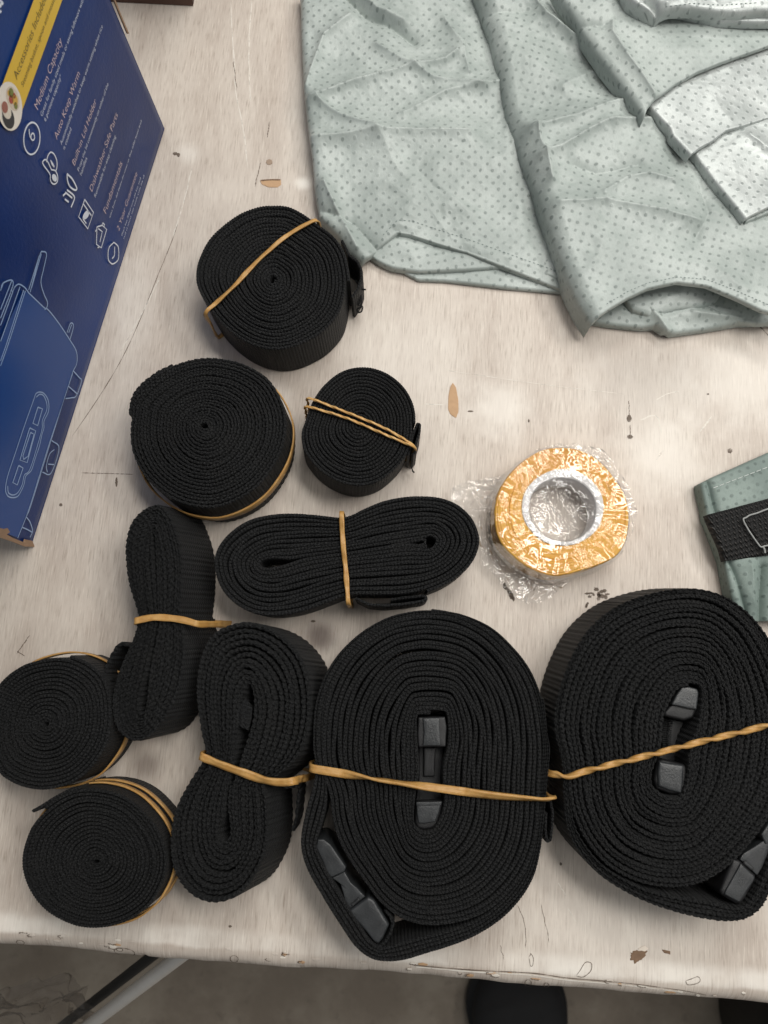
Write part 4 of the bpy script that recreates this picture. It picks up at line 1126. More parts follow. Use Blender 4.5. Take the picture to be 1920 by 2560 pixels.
o9o = ZD([(1510, 760), (1528, 880), (1512, 1050), (1502, 1180), (1492, 1300), (1476, 1450), (1440, 1600), (1370, 1730), (1250, 1860), (1100, 1960), (950, 2022), (800, 2072), (660, 2112), (560, 2117), (470, 2092), (375, 2015), (280, 1880), (180, 1720), (100, 1580), (65, 1450), (65, 1350), (92, 1200), (128, 1080), (150, 960), (134, 850), (138, 700), (158, 560), (210, 420), (298, 288), (420, 178), (560, 98), (700, 58), (840, 48), (1010, 70), (1182, 140), (1312, 250), (1422, 392), (1488, 560)])[::-1]
i9o = ZD([(1475, 760), (1482, 880), (1470, 1050), (1458, 1180), (1440, 1300), (1420, 1450), (1370, 1590), (1290, 1710), (1170, 1820), (1040, 1890), (900, 1935), (780, 1965), (680, 1995), (600, 2020), (540, 2030), (470, 1985), (380, 1850), (280, 1690), (200, 1550), (158, 1450), (160, 1390), (190, 1290), (212, 1180), (215, 1060), (200, 900), (195, 720), (210, 600), (255, 470), (335, 340), (445, 230), (570, 150), (700, 110), (840, 98), (1000, 115), (1150, 190), (1270, 300), (1370, 430), (1440, 590)])[::-1]
R9, O9m, f9 = roll('big strap coil in the bottom centre with a buckle standing in its core', o9m, c9, 20, HW, 7.6, (0, 0), seed=71, zvar=.0007, beadamp=.00045)
def outer_turns(inner, outer, turns, h, bead, mat, parent, seed, off=(0, 0), wav=0.0, beadamp=.00045, zvar=.0007):
    cs = [contour(inner, arc=False), contour(outer, arc=False)]
    P, sp, t = spiral([0.0, float(turns)], cs, turns)
    th = np.clip(sp * .96, 3, 12)
    cen = cs[1].mean(0)
    tg = np.gradient(P, axis=0); tg /= np.linalg.norm(tg, axis=1)[:, None] + 1e-9
    nr = np.stack([-tg[:, 1], tg[:, 0]], 1)
    if ((P - cen) * nr).sum() < 0: nr = -nr
    P = P - nr * (th * .5)[:, None]
    strip('outer_webbing', P, th, t, h, bead, off, mat, parent, seed, beadamp, zvar, wav)
outer_turns(i9o, o9o, 4, HW, 7.6, M_WEB, R9, 75)
strip('tail', poly_open(ZD([(1500, 1165), (1530, 1175), (1545, 1240), (1540, 1330), (1530, 1400), (1510, 1410), (1500, 1340), (1505, 1240)]), 60), np.full(60, 8.0), np.zeros(60), HW * .9, 7.6, (0, 0), M_WEB, R9, 76)
BK = slab('buckle', ZD([(758, 682), (915, 680), (926, 740), (922, 800), (920, 856), (758, 858), (752, 780)]), HW - .002, .004, M_PLD, R9, .0012)
slab('buckle_face', ZD([(786, 688), (880, 686), (884, 760), (888, 848), (786, 850), (792, 770)]), HW - .0005, HW - .004, M_PLA, BK, .0006)
BK = slab('buckle_stem', ZD([(762, 850), (908, 850), (896, 950), (892, 1020), (898, 1190), (742, 1190), (758, 1060), (762, 960)]), HW - .014, .004, M_PLD, R9, .001)
BK = slab('buckle_stem', ZD([(790, 858), (860, 858), (852, 1030), (790, 1030)]), HW - .0115, HW - .018, M_PLD, R9, .001)
BK = slab('buckle', ZD([(742, 1182), (905, 1172), (890, 1250), (868, 1318), (845, 1336), (790, 1342), (752, 1332), (738, 1300)]), HW - .003, .004, M_PLD, R9, .002)
slab('buckle_face', ZD([(748, 1190), (890, 1186), (878, 1240), (856, 1292), (800, 1302), (760, 1300), (750, 1240)]), HW - .0016, HW - .006, M_PLA, BK, .0008)
slab('buckle_ridge', ZD([(746, 1178), (896, 1174), (892, 1194), (746, 1198)]), HW - .0008, HW - .005, M_PLA, BK, .0006)
ZG = lambda p: zc(740, 1820, 3.8139, p)
BK = slab('side_buckle', ZG([(205, 1060), (260, 1058), (330, 1110), (420, 1240), (480, 1330), (462, 1372), (340, 1430), (300, 1390), (230, 1230), (190, 1130)]), HW - .002, .004, M_PLA, R9, .0011)
BK = slab('side_buckle', ZG([(340, 1430), (400, 1400), (462, 1368), (520, 1470), (600, 1545), (660, 1610), (520, 1725), (480, 1690), (455, 1600), (420, 1480)]), HW - .0035, .004, M_PLA, R9, .0007)
BK = slab('side_buckle', ZG([(505, 1745), (690, 1608), (745, 1640), (830, 1780), (890, 1880), (830, 2010), (790, 2062), (750, 2050), (660, 1940), (560, 1830)]), HW - .001, .004, M_PLA, R9, .0018)
BK = slab('side_buckle', ZG([(520, 1684), (596, 1618), (612, 1638), (540, 1706)]), HW - .0026, HW - .006, M_PLD, R9, .0003)
BK = slab('side_buckle', ZG([(532, 1688), (596, 1632), (602, 1640), (540, 1696)]), HW - .0022, HW - .006, M_PLA, R9, .0003)
strip('strap_loop', poly_open(ZG([(780, 2110), (850, 2050), (900, 1960), (925, 1870), (900, 1800), (850, 1740)]), 50), np.full(50, 9.0), np.zeros(50), HW - .001, 7.6, (0, 0), M_WEB, R9, 78)
band('tan rubber band crossing the bottom centre coil over its buckle', over_loop(ZD([(152, 980), (420, 1022), (680, 1062), (900, 1095), (1200, 1132), (1505, 1152)]), HW, f9 * 0), .0052, .0015, M_RUB, twist=2, seed=29, wob=.5)

# coil at the right edge
o10m = ZE([(880, 85), (720, 115), (540, 180), (400, 275), (290, 400), (208, 560), (155, 720), (128, 880), (132, 1000), (162, 1130), (180, 1260), (195, 1400), (232, 1540), (310, 1690), (420, 1820), (560, 1910), (720, 1965), (900, 1978), (1050, 1945), (1180, 1870), (1300, 1760), (1410, 1630), (1500, 1500), (1570, 1330), (1610, 1150), (1615, 950), (1590, 760), (1530, 580), (1440, 400), (1330, 250), (1190, 140), (1040, 88)])
c10 = ZE([(960, 685), (920, 690), (885, 710), (850, 760), (820, 820), (800, 870), (792, 930), (790, 990), (785, 1050), (770, 1120), (745, 1180), (728, 1240), (732, 1310), (765, 1350), (820, 1385), (880, 1392), (915, 1380), (940, 1320), (955, 1250), (958, 1180), (956, 1120), (965, 1060), (990, 1000), (1015, 930), (1030, 850), (1040, 780), (1038, 720), (1010, 695)])
o10o = ZE([(1640, 800), (1660, 980), (1650, 1180), (1615, 1380), (1550, 1620), (1500, 1900), (1470, 2000), (1420, 2090), (1340, 2155), (1240, 2182), (1100, 2176), (900, 2132), (700, 2062), (520, 1970), (370, 1860), (250, 1720), (190, 1570), (172, 1400), (165, 1250), (150, 1120), (118, 1000), (112, 880), (140, 715), (195, 550), (280, 390), (392, 262), (535, 165), (720, 100), (885, 72), (1050, 76), (1200, 122), (1350, 225), (1480, 385), (1580, 580)])[::-1]
i10o = ZE([(1600, 800), (1615, 980), (1605, 1180), (1565, 1380), (1520, 1600), (1450, 1850), (1410, 1950), (1360, 2040), (1300, 2085), (1220, 2085), (1100, 2055), (900, 2022), (720, 1985), (560, 1915), (420, 1825), (305, 1690), (240, 1560), (215, 1400), (205, 1260), (190, 1130), (158, 1000), (152, 880), (180, 725), (232, 570), (312, 415), (420, 295), (555, 205), (730, 142), (890, 115), (1040, 120), (1180, 170), (1310, 270), (1425, 420), (1530, 600)])[::-1]
R10, O10m, f10 = roll('big strap coil at the right edge with wavy layers and a buckle in its core', o10m, c10, 20, HW, 8.4, (-12, -14), mat=M_WEBC, seed=81, wav=1.0, beadamp=.00048, zvar=.0010)
outer_turns(i10o, o10o, 4, HW, 8.4, M_WEBC, R10, 85, (-12, -14), 1.0, .00048, .001)
ZH = lambda p: zc(1560, 1680, 3.4556, p)
BK = slab('buckle', ZH([(500, 125), (560, 120), (640, 140), (655, 180), (640, 330), (600, 400), (520, 425), (350, 380), (345, 355), (400, 290), (450, 190)]), HW - .004, .004, M_PLD, R10, .002)
slab('buckle_face', ZH([(500, 130), (560, 124), (636, 146), (650, 180), (632, 328), (560, 318), (412, 282), (455, 195)]), HW - .0015, HW - .009, M_PLA, BK, .0012)
BK = slab('buckle_stem', ZH([(330, 395), (545, 430), (560, 520), (545, 640), (530, 790), (300, 760), (330, 640), (345, 520)]), HW - .018, .004, M_PLD, R10, .001)
for k in range(15):
    y = 400 + k * 18.5
    slab('ribbed_strap', ZH([(332 + 4 * math.sin(k * .5), y), (425 - k * 1.5, y + 8), (425 - k * 1.5, y + 20), (332 + 4 * math.sin(k * .5), y + 12)]), HW - .0135 - .001 * math.sin(k * .55), HW - .0175, M_WEB, R10, .0007)
BK = slab('buckle', ZH([(290, 765), (330, 752), (530, 800), (548, 830), (545, 960), (520, 1060), (400, 1055), (285, 1010), (262, 940)]), HW - .003, .004, M_PLD, R10, .002)
slab('buckle_face', ZH([(305, 772), (520, 806), (515, 950), (500, 1052), (400, 1030), (298, 990), (292, 880)]), HW - .0015, HW - .006, M_PLA, BK, .0016)
BK = slab('side_buckle', ZH([(1185, 1405), (1260, 1290), (1330, 1210), (1420, 1290), (1290, 1450), (1225, 1490)]), HW - .002, .004, M_PLA, R10, .001)
BK = slab('side_buckle', ZH([(1000, 1620), (1030, 1570), (1130, 1510), (1220, 1450), (1300, 1400), (1280, 1500), (1190, 1700), (1150, 1760), (1080, 1690)]), HW - .003, .004, M_PLA, R10, .0007)
BK = slab('side_buckle', ZH([(945, 1610), (1000, 1625), (1145, 1760), (1140, 1800), (1060, 1950), (1010, 2010), (970, 2005), (845, 1930), (830, 1890)]), HW - .0016, .004, M_PLD, R10, .0022)
BK = slab('side_buckle', ZH([(1010, 1655), (1135, 1770), (1120, 1810), (995, 1990), (870, 1925), (880, 1890)]), HW - .0006, HW - .006, M_PLA, R10, .0008)
BK = slab('side_buckle', ZH([(1038, 1635), (1060, 1632), (1125, 1692), (1120, 1712), (1095, 1712), (1030, 1655)]), HW - .0022, HW - .006, M_PLD, R10, .0004)
BK = slab('side_buckle', ZH([(1046, 1644), (1060, 1642), (1112, 1692), (1110, 1702), (1098, 1702), (1042, 1654)]), HW - .0018, HW - .006, M_PLA, R10, .0003)
band('twisted tan rubber band crossing the coil at the right edge', over_loop(ZE([(128, 1240), (240, 1235), (480, 1175), (760, 1105), (1050, 1030), (1300, 970), (1640, 880)]), HW, f10), .0040, .0020, M_RUB, twist=11, seed=33, wob=.2)

# ------------------------------------------------------------------ grey perforated cover, folded
def seg_dist(X, pl):
    """distance of points X (n,2) to a polyline"""
    best = np.full(len(X), 1e9)
    for a, b in zip(pl[:-1], pl[1:]):
        ab = b - a; t = np.clip(((X - a) @ ab) / (ab @ ab + 1e-12), 0, 1)
        best = np.minimum(best, np.linalg.norm(X - a - t[:, None] * ab, axis=1))
    return best

def panel(name, parent, L, R, T, B, z, nu, nv, mat, roll_=(.004, 0, 0, 0), drop=(.012, .001, .001, .001), creases=(), hinges=(), namp=.0006, wamp=.0012, seed=1, uvrot=0.0, gain=2.0, lift=None, nsc=17, nsc2=60):
    L, R = poly_open(L, nv), poly_open(R, nv); T, B = poly_open(T, nu), poly_open(B, nu)
    u = np.linspace(0, 1, nu)[None, :, None]; v = np.linspace(0, 1, nv)[:, None, None]
    T = T + (L[0] - T[0]) * (1 - u[0]) + (R[0] - T[-1]) * u[0]
    B = B + (L[-1] - B[0]) * (1 - u[0]) + (R[-1] - B[-1]) * u[0]
    S = (1 - v) * T[None] + v * B[None] + (1 - u) * L[:, None] + u * R[:, None] \
        - ((1 - u) * (1 - v) * T[0] + u * (1 - v) * T[-1] + (1 - u) * v * B[0] + u * v * B[-1])
    W_ = un(S.reshape(-1, 2), z).reshape(nv, nu, 3)
    X = W_.reshape(-1, 3)[:, :2]
    # distance inward from each edge along the grid
    def cum(a, ax): return np.concatenate([np.zeros_like(np.take(a, [0], ax)), np.cumsum(np.linalg.norm(np.diff(a, axis=ax), axis=2, keepdims=True), axis=ax)], ax)[..., 0]
    def cum1(a, ax):
        d = np.linalg.norm(np.diff(a, axis=ax), axis=2); s = np.cumsum(d, axis=ax)
        zz = np.zeros_like(np.take(s, [0], ax)); return np.concatenate([zz, s], ax)
    du = cum1(W_, 1); dv = cum1(W_, 0)
    D = [du, du[:, -1:] - du, dv, dv[-1:] - dv]        # left, right, top, bottom
    h = np.zeros(nu * nv)
    for pl, amp, wd in creases:
        q = un(pl, z)[:, :2]
        d = seg_dist(X, q)
        h += gain * amp * np.exp(-d / wd)
    for (pa, pb), slope, wd in hinges:
        a, b = un([pa, pb], z)[:, :2]; n_ = unit(np.array([-(b - a)[1], (b - a)[0]]))
        sd = (X - a) @ n_
        h += slope * np.where(sd > 0, np.sqrt(sd**2 + wd**2) - wd, 0)
    h += gain * wamp * fbm(X[:, 0] * 9, X[:, 1] * 9, seed, 2)
    fade = np.minimum.reduce([np.clip(d / .01, .25, 1) for d in D]).ravel()
    wx = X[:, 0] + .006 * noise2(X[:, 0] * 20, X[:, 1] * 20, seed + 7); wy = X[:, 1] + .006 * noise2(X[:, 0] * 20 + 5, X[:, 1] * 20, seed + 8)
    h += gain * fade * namp * (1.5 * ridged(wx * nsc, wy * nsc, seed + 20, 1) + .30 * ridged(wx * nsc2, wy * nsc2, seed + 30, 2))
    h = h.reshape(nv, nu)
    for d, r in zip(D, roll_):
        if r > 0:
            k = np.clip(d / r, 0, 1); h = h - r * (1 - np.sqrt(np.clip(1 - (1 - k) ** 2, 0, 1)))
    if lift is not None: h = h + lift(X).reshape(nv, nu)
    W_[..., 2] = np.maximum(z + h, .0012)
    # skirts along the four sides
    G = np.pad(W_, ((1, 1), (1, 1), (0, 0)), mode='edge')
    for k, dr in enumerate(drop):
        sl = [(slice(None), 0), (slice(None), -1), (0, slice(None)), (-1, slice(None))][k]
        g = G[sl]; g[:, 2] = np.maximum(g[:, 2] - dr, .0008); G[sl] = g
    V = G.reshape(-1, 3)
    G2 = G[..., :2].copy()
    for k, (dr, dx, dy) in enumerate(zip(drop, (-1, 1, 0, 0), (0, 0, 1, -1))):
        sl = [(slice(None), 0), (slice(None), -1), (0, slice(None)), (-1, slice(None))][k]
        G2[sl] += np.array([dx, dy]) * dr
    G2 = G2.reshape(-1, 2)
    c, s = math.cos(uvrot), math.sin(uvrot)
    uv = np.stack([G2[:, 0] * c - G2[:, 1] * s, G2[:, 0] * s + G2[:, 1] * c], 1)
    return mesh_obj(name, V, grid_faces(nv + 2, nu + 2), mat, parent, uv)

Z3 = lambda p: zc(700, 0, 1.3598, p)
CV = thing('car_cover', 'big folded pale grey cover sheet of dotted fabric at the top right of table', 'cover', tuple(un([(1400, 400)], 0)[0]))
def cover():
    # bottom layers
    panel('fold', CV, Z3([(330, 700), (310, 800), (425, 928)]), Z3([(1050, 700), (1050, 850), (1040, 1003)]), Z3([(330, 700), (1050, 700)]), Z3([(425, 928), (470, 952), (560, 955), (750, 977), (1040, 1003)]),
          .0035, 90, 60, M_FAB, (0, 0, 0, .0015), (.002, .002, .002, .0035), namp=.0003, wamp=.0004, seed=2, uvrot=.3)
    panel('fold', CV, Z3([(310, 700), (285, 800), (300, 860)]), Z3([(1060, 700), (1060, 850), (1040, 985)]), Z3([(310, 700), (1060, 700)]), Z3([(300, 860), (335, 886), (380, 907), (470, 922), (620, 916), (780, 905), (900, 935), (1040, 985)]),
          .0085, 110, 60, M_FAB, (.002, 0, 0, .002), (.008, .002, .002, .0045), namp=.0006, wamp=.001, seed=3, uvrot=.7)
    # left fold
    panel('fold', CV, Z3([(60, -60), (68, 0), (70, 130), (78, 280), (92, 420), (108, 530), (115, 640), (130, 720), (190, 780), (235, 840), (276, 866)]),
          Z3([(760, -60), (790, 100), (810, 230), (850, 370), (890, 510), (935, 630), (965, 720), (1005, 850), (1040, 975)]), Z3([(60, -60), (400, -60), (760, -60)]),
          Z3([(276, 866), (305, 852), (340, 820), (400, 779), (440, 784), (520, 806), (640, 842), (800, 900), (960, 955), (1040, 975)]),
          .018, 260, 300, M_FAB, (.006, 0, 0, .0012), (.014, .001, .001, .0035),
          creases=[(Z3([(95, 350), (250, 292), (400, 257), (560, 216), (600, 190)]), .0032, .0045), (Z3([(330, 165), (450, 240), (520, 275), (690, 305)]), .0022, .004), (Z3([(420, 395), (560, 322), (760, 288)]), .0022, .005),
                   (Z3([(215, -20), (300, 60), (380, 88), (455, 135)]), -.0042, .005), (Z3([(260, -20), (330, 45), (420, 80)]), .0028, .005), (Z3([(240, 70), (150, 130), (122, 200), (88, 300)]), .003, .006), (Z3([(130, 350), (200, 400), (330, 452)]), .0022, .004),
                   (Z3([(560, 70), (620, 160), (640, 250)]), .002, .005), (Z3([(140, 700), (250, 740), (330, 830)]), -.002, .004), (Z3([(150, 620), (190, 700), (260, 830)]), .003, .005),
                   (Z3([(110, 478), (300, 462), (500, 455), (640, 458)]), .0035, .008), (Z3([(440, 540), (520, 630), (700, 700)]), -.001, .01), (Z3([(700, 40), (700, 200)]), -.001, .006)],
          hinges=[((Z3([(760, 470)])[0], Z3([(100, 478)])[0]), -.085, .004)], namp=.0007, wamp=.0016, seed=5, uvrot=.15)
    # layers under the middle fold
    panel('fold', CV, Z3([(1060, 900), (1055, 1000), (1068, 1094)]), Z3([(1740, 900), (1740, 1000), (1740, 1092)]), Z3([(1060, 900), (1740, 900)]), Z3([(1068, 1094), (1130, 1104), (1230, 1114), (1275, 1112), (1300, 1132), (1330, 1136), (1450, 1120), (1560, 1102), (1740, 1092)]),
          .007, 140, 60, M_FAB, (.002, 0, 0, .0025), (.006, .001, .001, .006), creases=[(Z3([(1250, 1060), (1310, 1130)]), .003, .004), (Z3([(1400, 1070), (1560, 1090)]), .002, .004)], namp=.0008, wamp=.0012, seed=7, uvrot=-.2)
    panel('fold', CV, Z3([(1150, 930), (1165, 1000), (1180, 1032)]), Z3([(1500, 930), (1500, 1000), (1480, 1032)]), Z3([(1150, 930), (1500, 930)]), Z3([(1180, 1032), (1200, 1055), (1255, 1074), (1290, 1066), (1350, 1050), (1430, 1044), (1480, 1032)]),
          .013, 70, 50, M_FAB, (.002, .002, 0, .004), (.004, .004, .001, .005), namp=.001, wamp=.0012, seed=8, uvrot=.9)
    panel('fold', CV, Z3([(1440, 960), (1440, 1040), (1500, 1066)]), Z3([(1740, 960), (1740, 1040), (1740, 1095)]), Z3([(1440, 960), (1740, 960)]), Z3([(1440, 1040), (1520, 1076), (1600, 1088), (1740, 1095)]),
          .0105, 70, 50, M_FAB, (.002, 0, 0, .002), (.004, .001, .001, .004), namp=.0006, wamp=.001, seed=9, uvrot=.4)
    # middle fold
    panel('fold', CV, Z3([(655, -60), (680, 0), (718, 100), (745, 230), (775, 370), (820, 510), (870, 630), (900, 720), (950, 850), (990, 960), (1030, 1040), (1066, 1091)]),
          Z3([(1150, -60), (1200, 80), (1270, 200), (1350, 300), (1450, 480), (1600, 620), (1720, 760), (1740, 900), (1740, 1080)]), Z3([(655, -60), (900, -60), (1150, -60)]),
          Z3([(1066, 1091), (1090, 1070), (1120, 1050), (1180, 1015), (1250, 982), (1350, 960), (1450, 970), (1550, 1008), (1640, 1050), (1740, 1080)]),
          .030, 250, 320, M_FAB, (.010, 0, 0, .0012), (.016, .001, .001, .003),
          creases=[(Z3([(855, 448), (920, 432), (1000, 410), (1100, 372), (1210, 350)]), .003, .006), (Z3([(880, 545), (960, 512), (1050, 455), (1110, 430), (1250, 420)]), .003, .005), (Z3([(950, 700), (1100, 690), (1250, 720), (1430, 752)]), .0026, .006),
                   (Z3([(1000, 560), (1080, 585), (1150, 575), (1220, 560)]), -.002, .005), (Z3([(860, -10), (900, 60), (980, 120), (1080, 175)]), .0035, .004), (Z3([(870, 450), (880, 500), (905, 560), (920, 620)]), .003, .004),
                   (Z3([(700, 40), (800, 40), (870, 20)]), -.002, .006), (Z3([(960, 300), (1060, 240), (1160, 260)]), .0016, .005), (Z3([(1100, 660), (1180, 610), (1250, 600), (1330, 620)]), .0022, .005), (Z3([(1440, 640), (1460, 720), (1420, 800)]), -.002, .006)],
          hinges=[((Z3([(1000, 360)])[0], Z3([(1300, 640)])[0]), -.09, .01)], namp=.0007, wamp=.0016, seed=11, uvrot=-.35)
    # three stepped folds at the right
    panel('fold', CV, Z3([(1380, 480), (1410, 525), (1480, 622), (1576, 752)]), Z3([(1760, 340), (1760, 500), (1760, 600), (1760, 684)]), Z3([(1380, 480), (1500, 420), (1760, 340)]), Z3([(1576, 752), (1600, 738), (1660, 708), (1760, 684)]),
          .0345, 120, 120, M_SIL, (.0025, 0, 0, .0008), (.006, .001, .001, .0022), namp=.0004, wamp=.0010, seed=13, uvrot=-.1, creases=[(Z3([(1590, 470), (1659, 520)]), .002, .004)])
    panel('fold', CV, Z3([(1570, 690), (1575, 730), (1582, 758)]), Z3([(1760, 620), (1760, 690), (1760, 706)]), Z3([(1570, 690), (1760, 620)]), Z3([(1582, 758), (1615, 744), (1680, 716), (1760, 706)]),
          .0315, 50, 30, M_FAB, (.001, 0, 0, .0008), (.004, .001, .001, .003), namp=.0003, wamp=.0005, seed=14)
    panel('fold', CV, Z3([(1235, 330), (1262, 372), (1325, 435), (1332, 460), (1395, 528)]), Z3([(1760, 60), (1760, 200), (1760, 300), (1760, 372)]), Z3([(1235, 330), (1450, 190), (1760, 60)]), Z3([(1395, 528), (1430, 500), (1470, 478), (1520, 440), (1570, 426), (1660, 394), (1760, 372)]),
          .0395, 150, 120, M_SIL, (.0025, 0, 0, .0008), (.006, .001, .001, .0022), namp=.0004, wamp=.0010, seed=15, uvrot=-.15,
          hinges=[((Z3([(1300, 300)])[0], Z3([(1400, 460)])[0]), -.04, .006)])
    panel('fold', CV, Z3([(930, -60), (965, 0), (1030, 80), (1042, 110), (1100, 200), (1180, 300), (1242, 391)]), Z3([(1760, -60), (1760, 40), (1760, 110)]), Z3([(930, -60), (1300, -60), (1760, -60)]), Z3([(1242, 391), (1252, 362), (1275, 335), (1350, 278), (1420, 240), (1500, 208), (1600, 172), (1760, 110)]),
          .046, 220, 130, M_FAB, (.005, 0, 0, .0008), (.010, .001, .001, .0022), namp=.0004, wamp=.0012, seed=17, uvrot=.1,
          creases=[(Z3([(1130, 70), (1128, 115), (1180, 200), (1270, 320)]), .0022, .003), (Z3([(1030, 75), (1100, 80), (1140, 60)]), -.002, .004), (Z3([(1300, 110), (1500, 130)]), -.0012, .02)])
    panel('fold', CV, Z3([(1260, -50), (1275, 0), (1320, 38)]), Z3([(1760, -50), (1760, 20), (1760, 70)]), Z3([(1260, -50), (1760, -50)]), Z3([(1320, 38), (1350, 42), (1420, 54), (1500, 66), (1590, 66), (1760, 58)]),
          .051, 90, 40, M_SIL, (.001, 0, 0, .002), (.004, .001, .001, .004), namp=.0005, wamp=.0008, seed=19, uvrot=.5)
    panel('fold', CV, Z3([(1150, -60), (1185, -8), (1215, 12), (1250, 28), (1288, 42)]), Z3([(1760, -60), (1760, 0), (1760, 28)]), Z3([(1150, -60), (1760, -60)]), Z3([(1288, 42), (1305, 38), (1330, 33), (1400, 30), (1500, 38), (1570, 40), (1640, 32), (1760, 28)]),
          .058, 120, 50, M_SIL, (.004, 0, 0, .004), (.010, .001, .001, .005), namp=.0009, wamp=.0012, seed=21, uvrot=.3,
          creases=[(Z3([(1245, -5), (1268, 14), (1290, 40)]), -.004, .0025)])
    # hem stitching: short sunk threads
    def stitches(line, z, n, nm='stitch_row'):
        P = poly_open(line, n * 2); V, F_ = [], []
        for i in range(n):
            w2 = un(P[2 * i:2 * i + 2], z); w2[1] = w2[0] + (w2[1] - w2[0]) * .8
            d = unit((w2[1] - w2[0])[:2]); q = np.array([-d[1], d[0], 0]) * .00022
            b = len(V); V += [w2[0] + q, w2[0] - q, w2[1] - q, w2[1] + q]; F_.append((b, b + 1, b + 2, b + 3))
        o = mesh_obj(nm, V, F_, M_STI, CV, smooth=False)
        o['kind'] = 'stuff'
        return o
    dg = bpy.context.evaluated_depsgraph_get()
    def draped(line, n, nm='stitch_row'):
        """stitches laid on the cover surface found below the line of points"""
        P = un(poly_open(line, n * 2), .03); V, F_ = [], []
        bpy.context.view_layer.update()
        dg_ = bpy.context.evaluated_depsgraph_get()
        pp = poly_open(line, n * 2); rd = ray(pp)
        for i in range(n):
            pr = []
            for j in (2 * i, 2 * i + 1):
                ok, loc, nor, *_ = SC.ray_cast(dg_, Vector((0, 0, CH)), Vector(rd[j]).normalized())
                pr.append((np.array(loc) + np.array([0, 0, .00025])) if ok else None)
            if pr[0] is None or pr[1] is None: continue
            a, b_ = pr; b_ = a + (b_ - a) * .85
            d = unit((b_ - a)[:2]); q = np.array([-d[1], d[0], 0]) * .00022
            k = len(V); V += [a + q, a - q, b_ - q, b_ + q]; F_.append((k, k + 1, k + 2, k + 3))
        o = mesh_obj(nm, V, F_, M_STI, CV, smooth=False); o['kind'] = 'stuff'
    draped(Z3([(350, 800), (400, 748), (450, 752), (520, 776), (650, 818), (800, 872), (940, 922)]), 42)
    draped(Z3([(1110, 1034), (1180, 992), (1250, 962), (1350, 942), (1450, 950), (1550, 988), (1659, 1036)]), 44)
    draped(Z3([(1310, 24), (1400, 12), (1500, 18), (1620, 10)]), 20)
M_STI = make_simple('grey_thread', srgb(98, 110, 108), .8)
cover()

# ------------------------------------------------------------------ pouch corner with strap at the right
def pouch():
    Zp = lambda p: zc(1700, 1100, 4.4227, p)
    P_ = thing('cover_bag', 'dull grey fabric bag corner with a black webbing strap at right edge', 'bag', tuple(un([(1850, 1300)], 0)[0]))
    panel('bag_panel', P_, Zp([(232, 470), (240, 540), (290, 760), (300, 850), (400, 1100), (490, 1340), (560, 1720), (600, 1830), (660, 2000)]), Zp([(1300, -20), (1300, 600), (1300, 1300), (1300, 2000)]),
          Zp([(232, 470), (350, 410), (600, 300), (980, 130), (1300, -20)]), Zp([(660, 2000), (900, 2000), (1300, 2000)]), .013, 130, 150, M_DFB, (.003, 0, .003, 0), (.011, .001, .011, .004),
          creases=[(Zp([(310, 440), (350, 600), (400, 800)]), -.0018, .0012), (Zp([(545, 1345), (610, 1500), (690, 1780), (760, 2000)]), -.0018, .0012), (Zp([(930, 1400), (910, 1700), (920, 2000)]), -.004, .003),
                   (Zp([(760, 1400), (790, 1800)]), .002, .006)], namp=.0004, wamp=.0012, seed=41, uvrot=.5)
    # strap across it, gently arched
    def sheet(name, px, z, mat, nx=60, ny=24, bulge=.001, thick=.0016):
        tl, tr, br, bl = [np.array(q, float) for q in px]
        u = np.linspace(0, 1, nx)[:, None, None]; v = np.linspace(0, 1, ny)[None, :, None]
        S = (1 - v) * ((1 - u) * tl + u * tr) + v * ((1 - u) * bl + u * br)
        W_ = un(S.reshape(-1, 2), z); vv = np.broadcast_to(v[..., 0], (nx, ny)).ravel(); uu = np.broadcast_to(u[..., 0], (nx, ny)).ravel()
        W_[:, 2] += bulge * np.sin(math.pi * vv) + .0012 * noise2(uu * 3, vv * 2, 3) - thick * 2.2 * np.clip(1 - uu / .03, 0, 1) ** 2
        G = np.pad(W_.reshape(nx, ny, 3), ((1, 1), (1, 1), (0, 0)), mode='edge')
        for g in (G[0], G[-1], G[:, 0], G[:, -1]): g[:, 2] -= thick
        V = G.reshape(-1, 3)
        d = unit((V[-1] - V[0])[:2])
        uv = np.stack([V[:, 0] * d[0] + V[:, 1] * d[1], -V[:, 0] * d[1] + V[:, 1] * d[0]], 1)
        return mesh_obj(name, V, grid_faces(nx + 2, ny + 2), mat, P_, uv)
    sheet('webbing_strap', Zp([(288, 830), (1300, 560), (1300, 1230), (488, 1340)]), .0162, M_WEAVE, bulge=.0015)
    sheet('webbing_patch', Zp([(698, 880), (1300, 690), (1300, 1140), (880, 1178)]), .0186, M_WEAVE, bulge=.0008, nx=40)
    e = un(Zp([(1300, 668), (980, 760), (860, 805), (770, 832), (735, 855), (700, 880), (745, 975), (800, 1060), (850, 1130), (885, 1175), (910, 1182), (980, 1165), (1300, 1140)]), .0198)
    tube('cut_edge', e, .00055, make_simple('frayed_grey_edge', srgb(150, 152, 150), .7), P_, n=6, samples=120)
    tube('cut_edge', un(Zp([(918, 1180), (935, 1215), (940, 1250)]), .0196), .0007, make_simple('frayed_grey_edge', srgb(140, 142, 140), .7), P_, n=6, samples=20)
    s = un(Zp([(370, 530), (600, 440), (980, 296)]), .0165)
    for i in range(9):
        a, b = s[0] + (s[-1] - s[0]) * (i / 9), s[0] + (s[-1] - s[0]) * ((i + .72) / 9)
        tube('stitch', [a, b], .00018, make_simple('white_thread', srgb(212, 216, 212), .6) if i == 0 else bpy.data.materials['white_thread'], P_, n=5, samples=3)
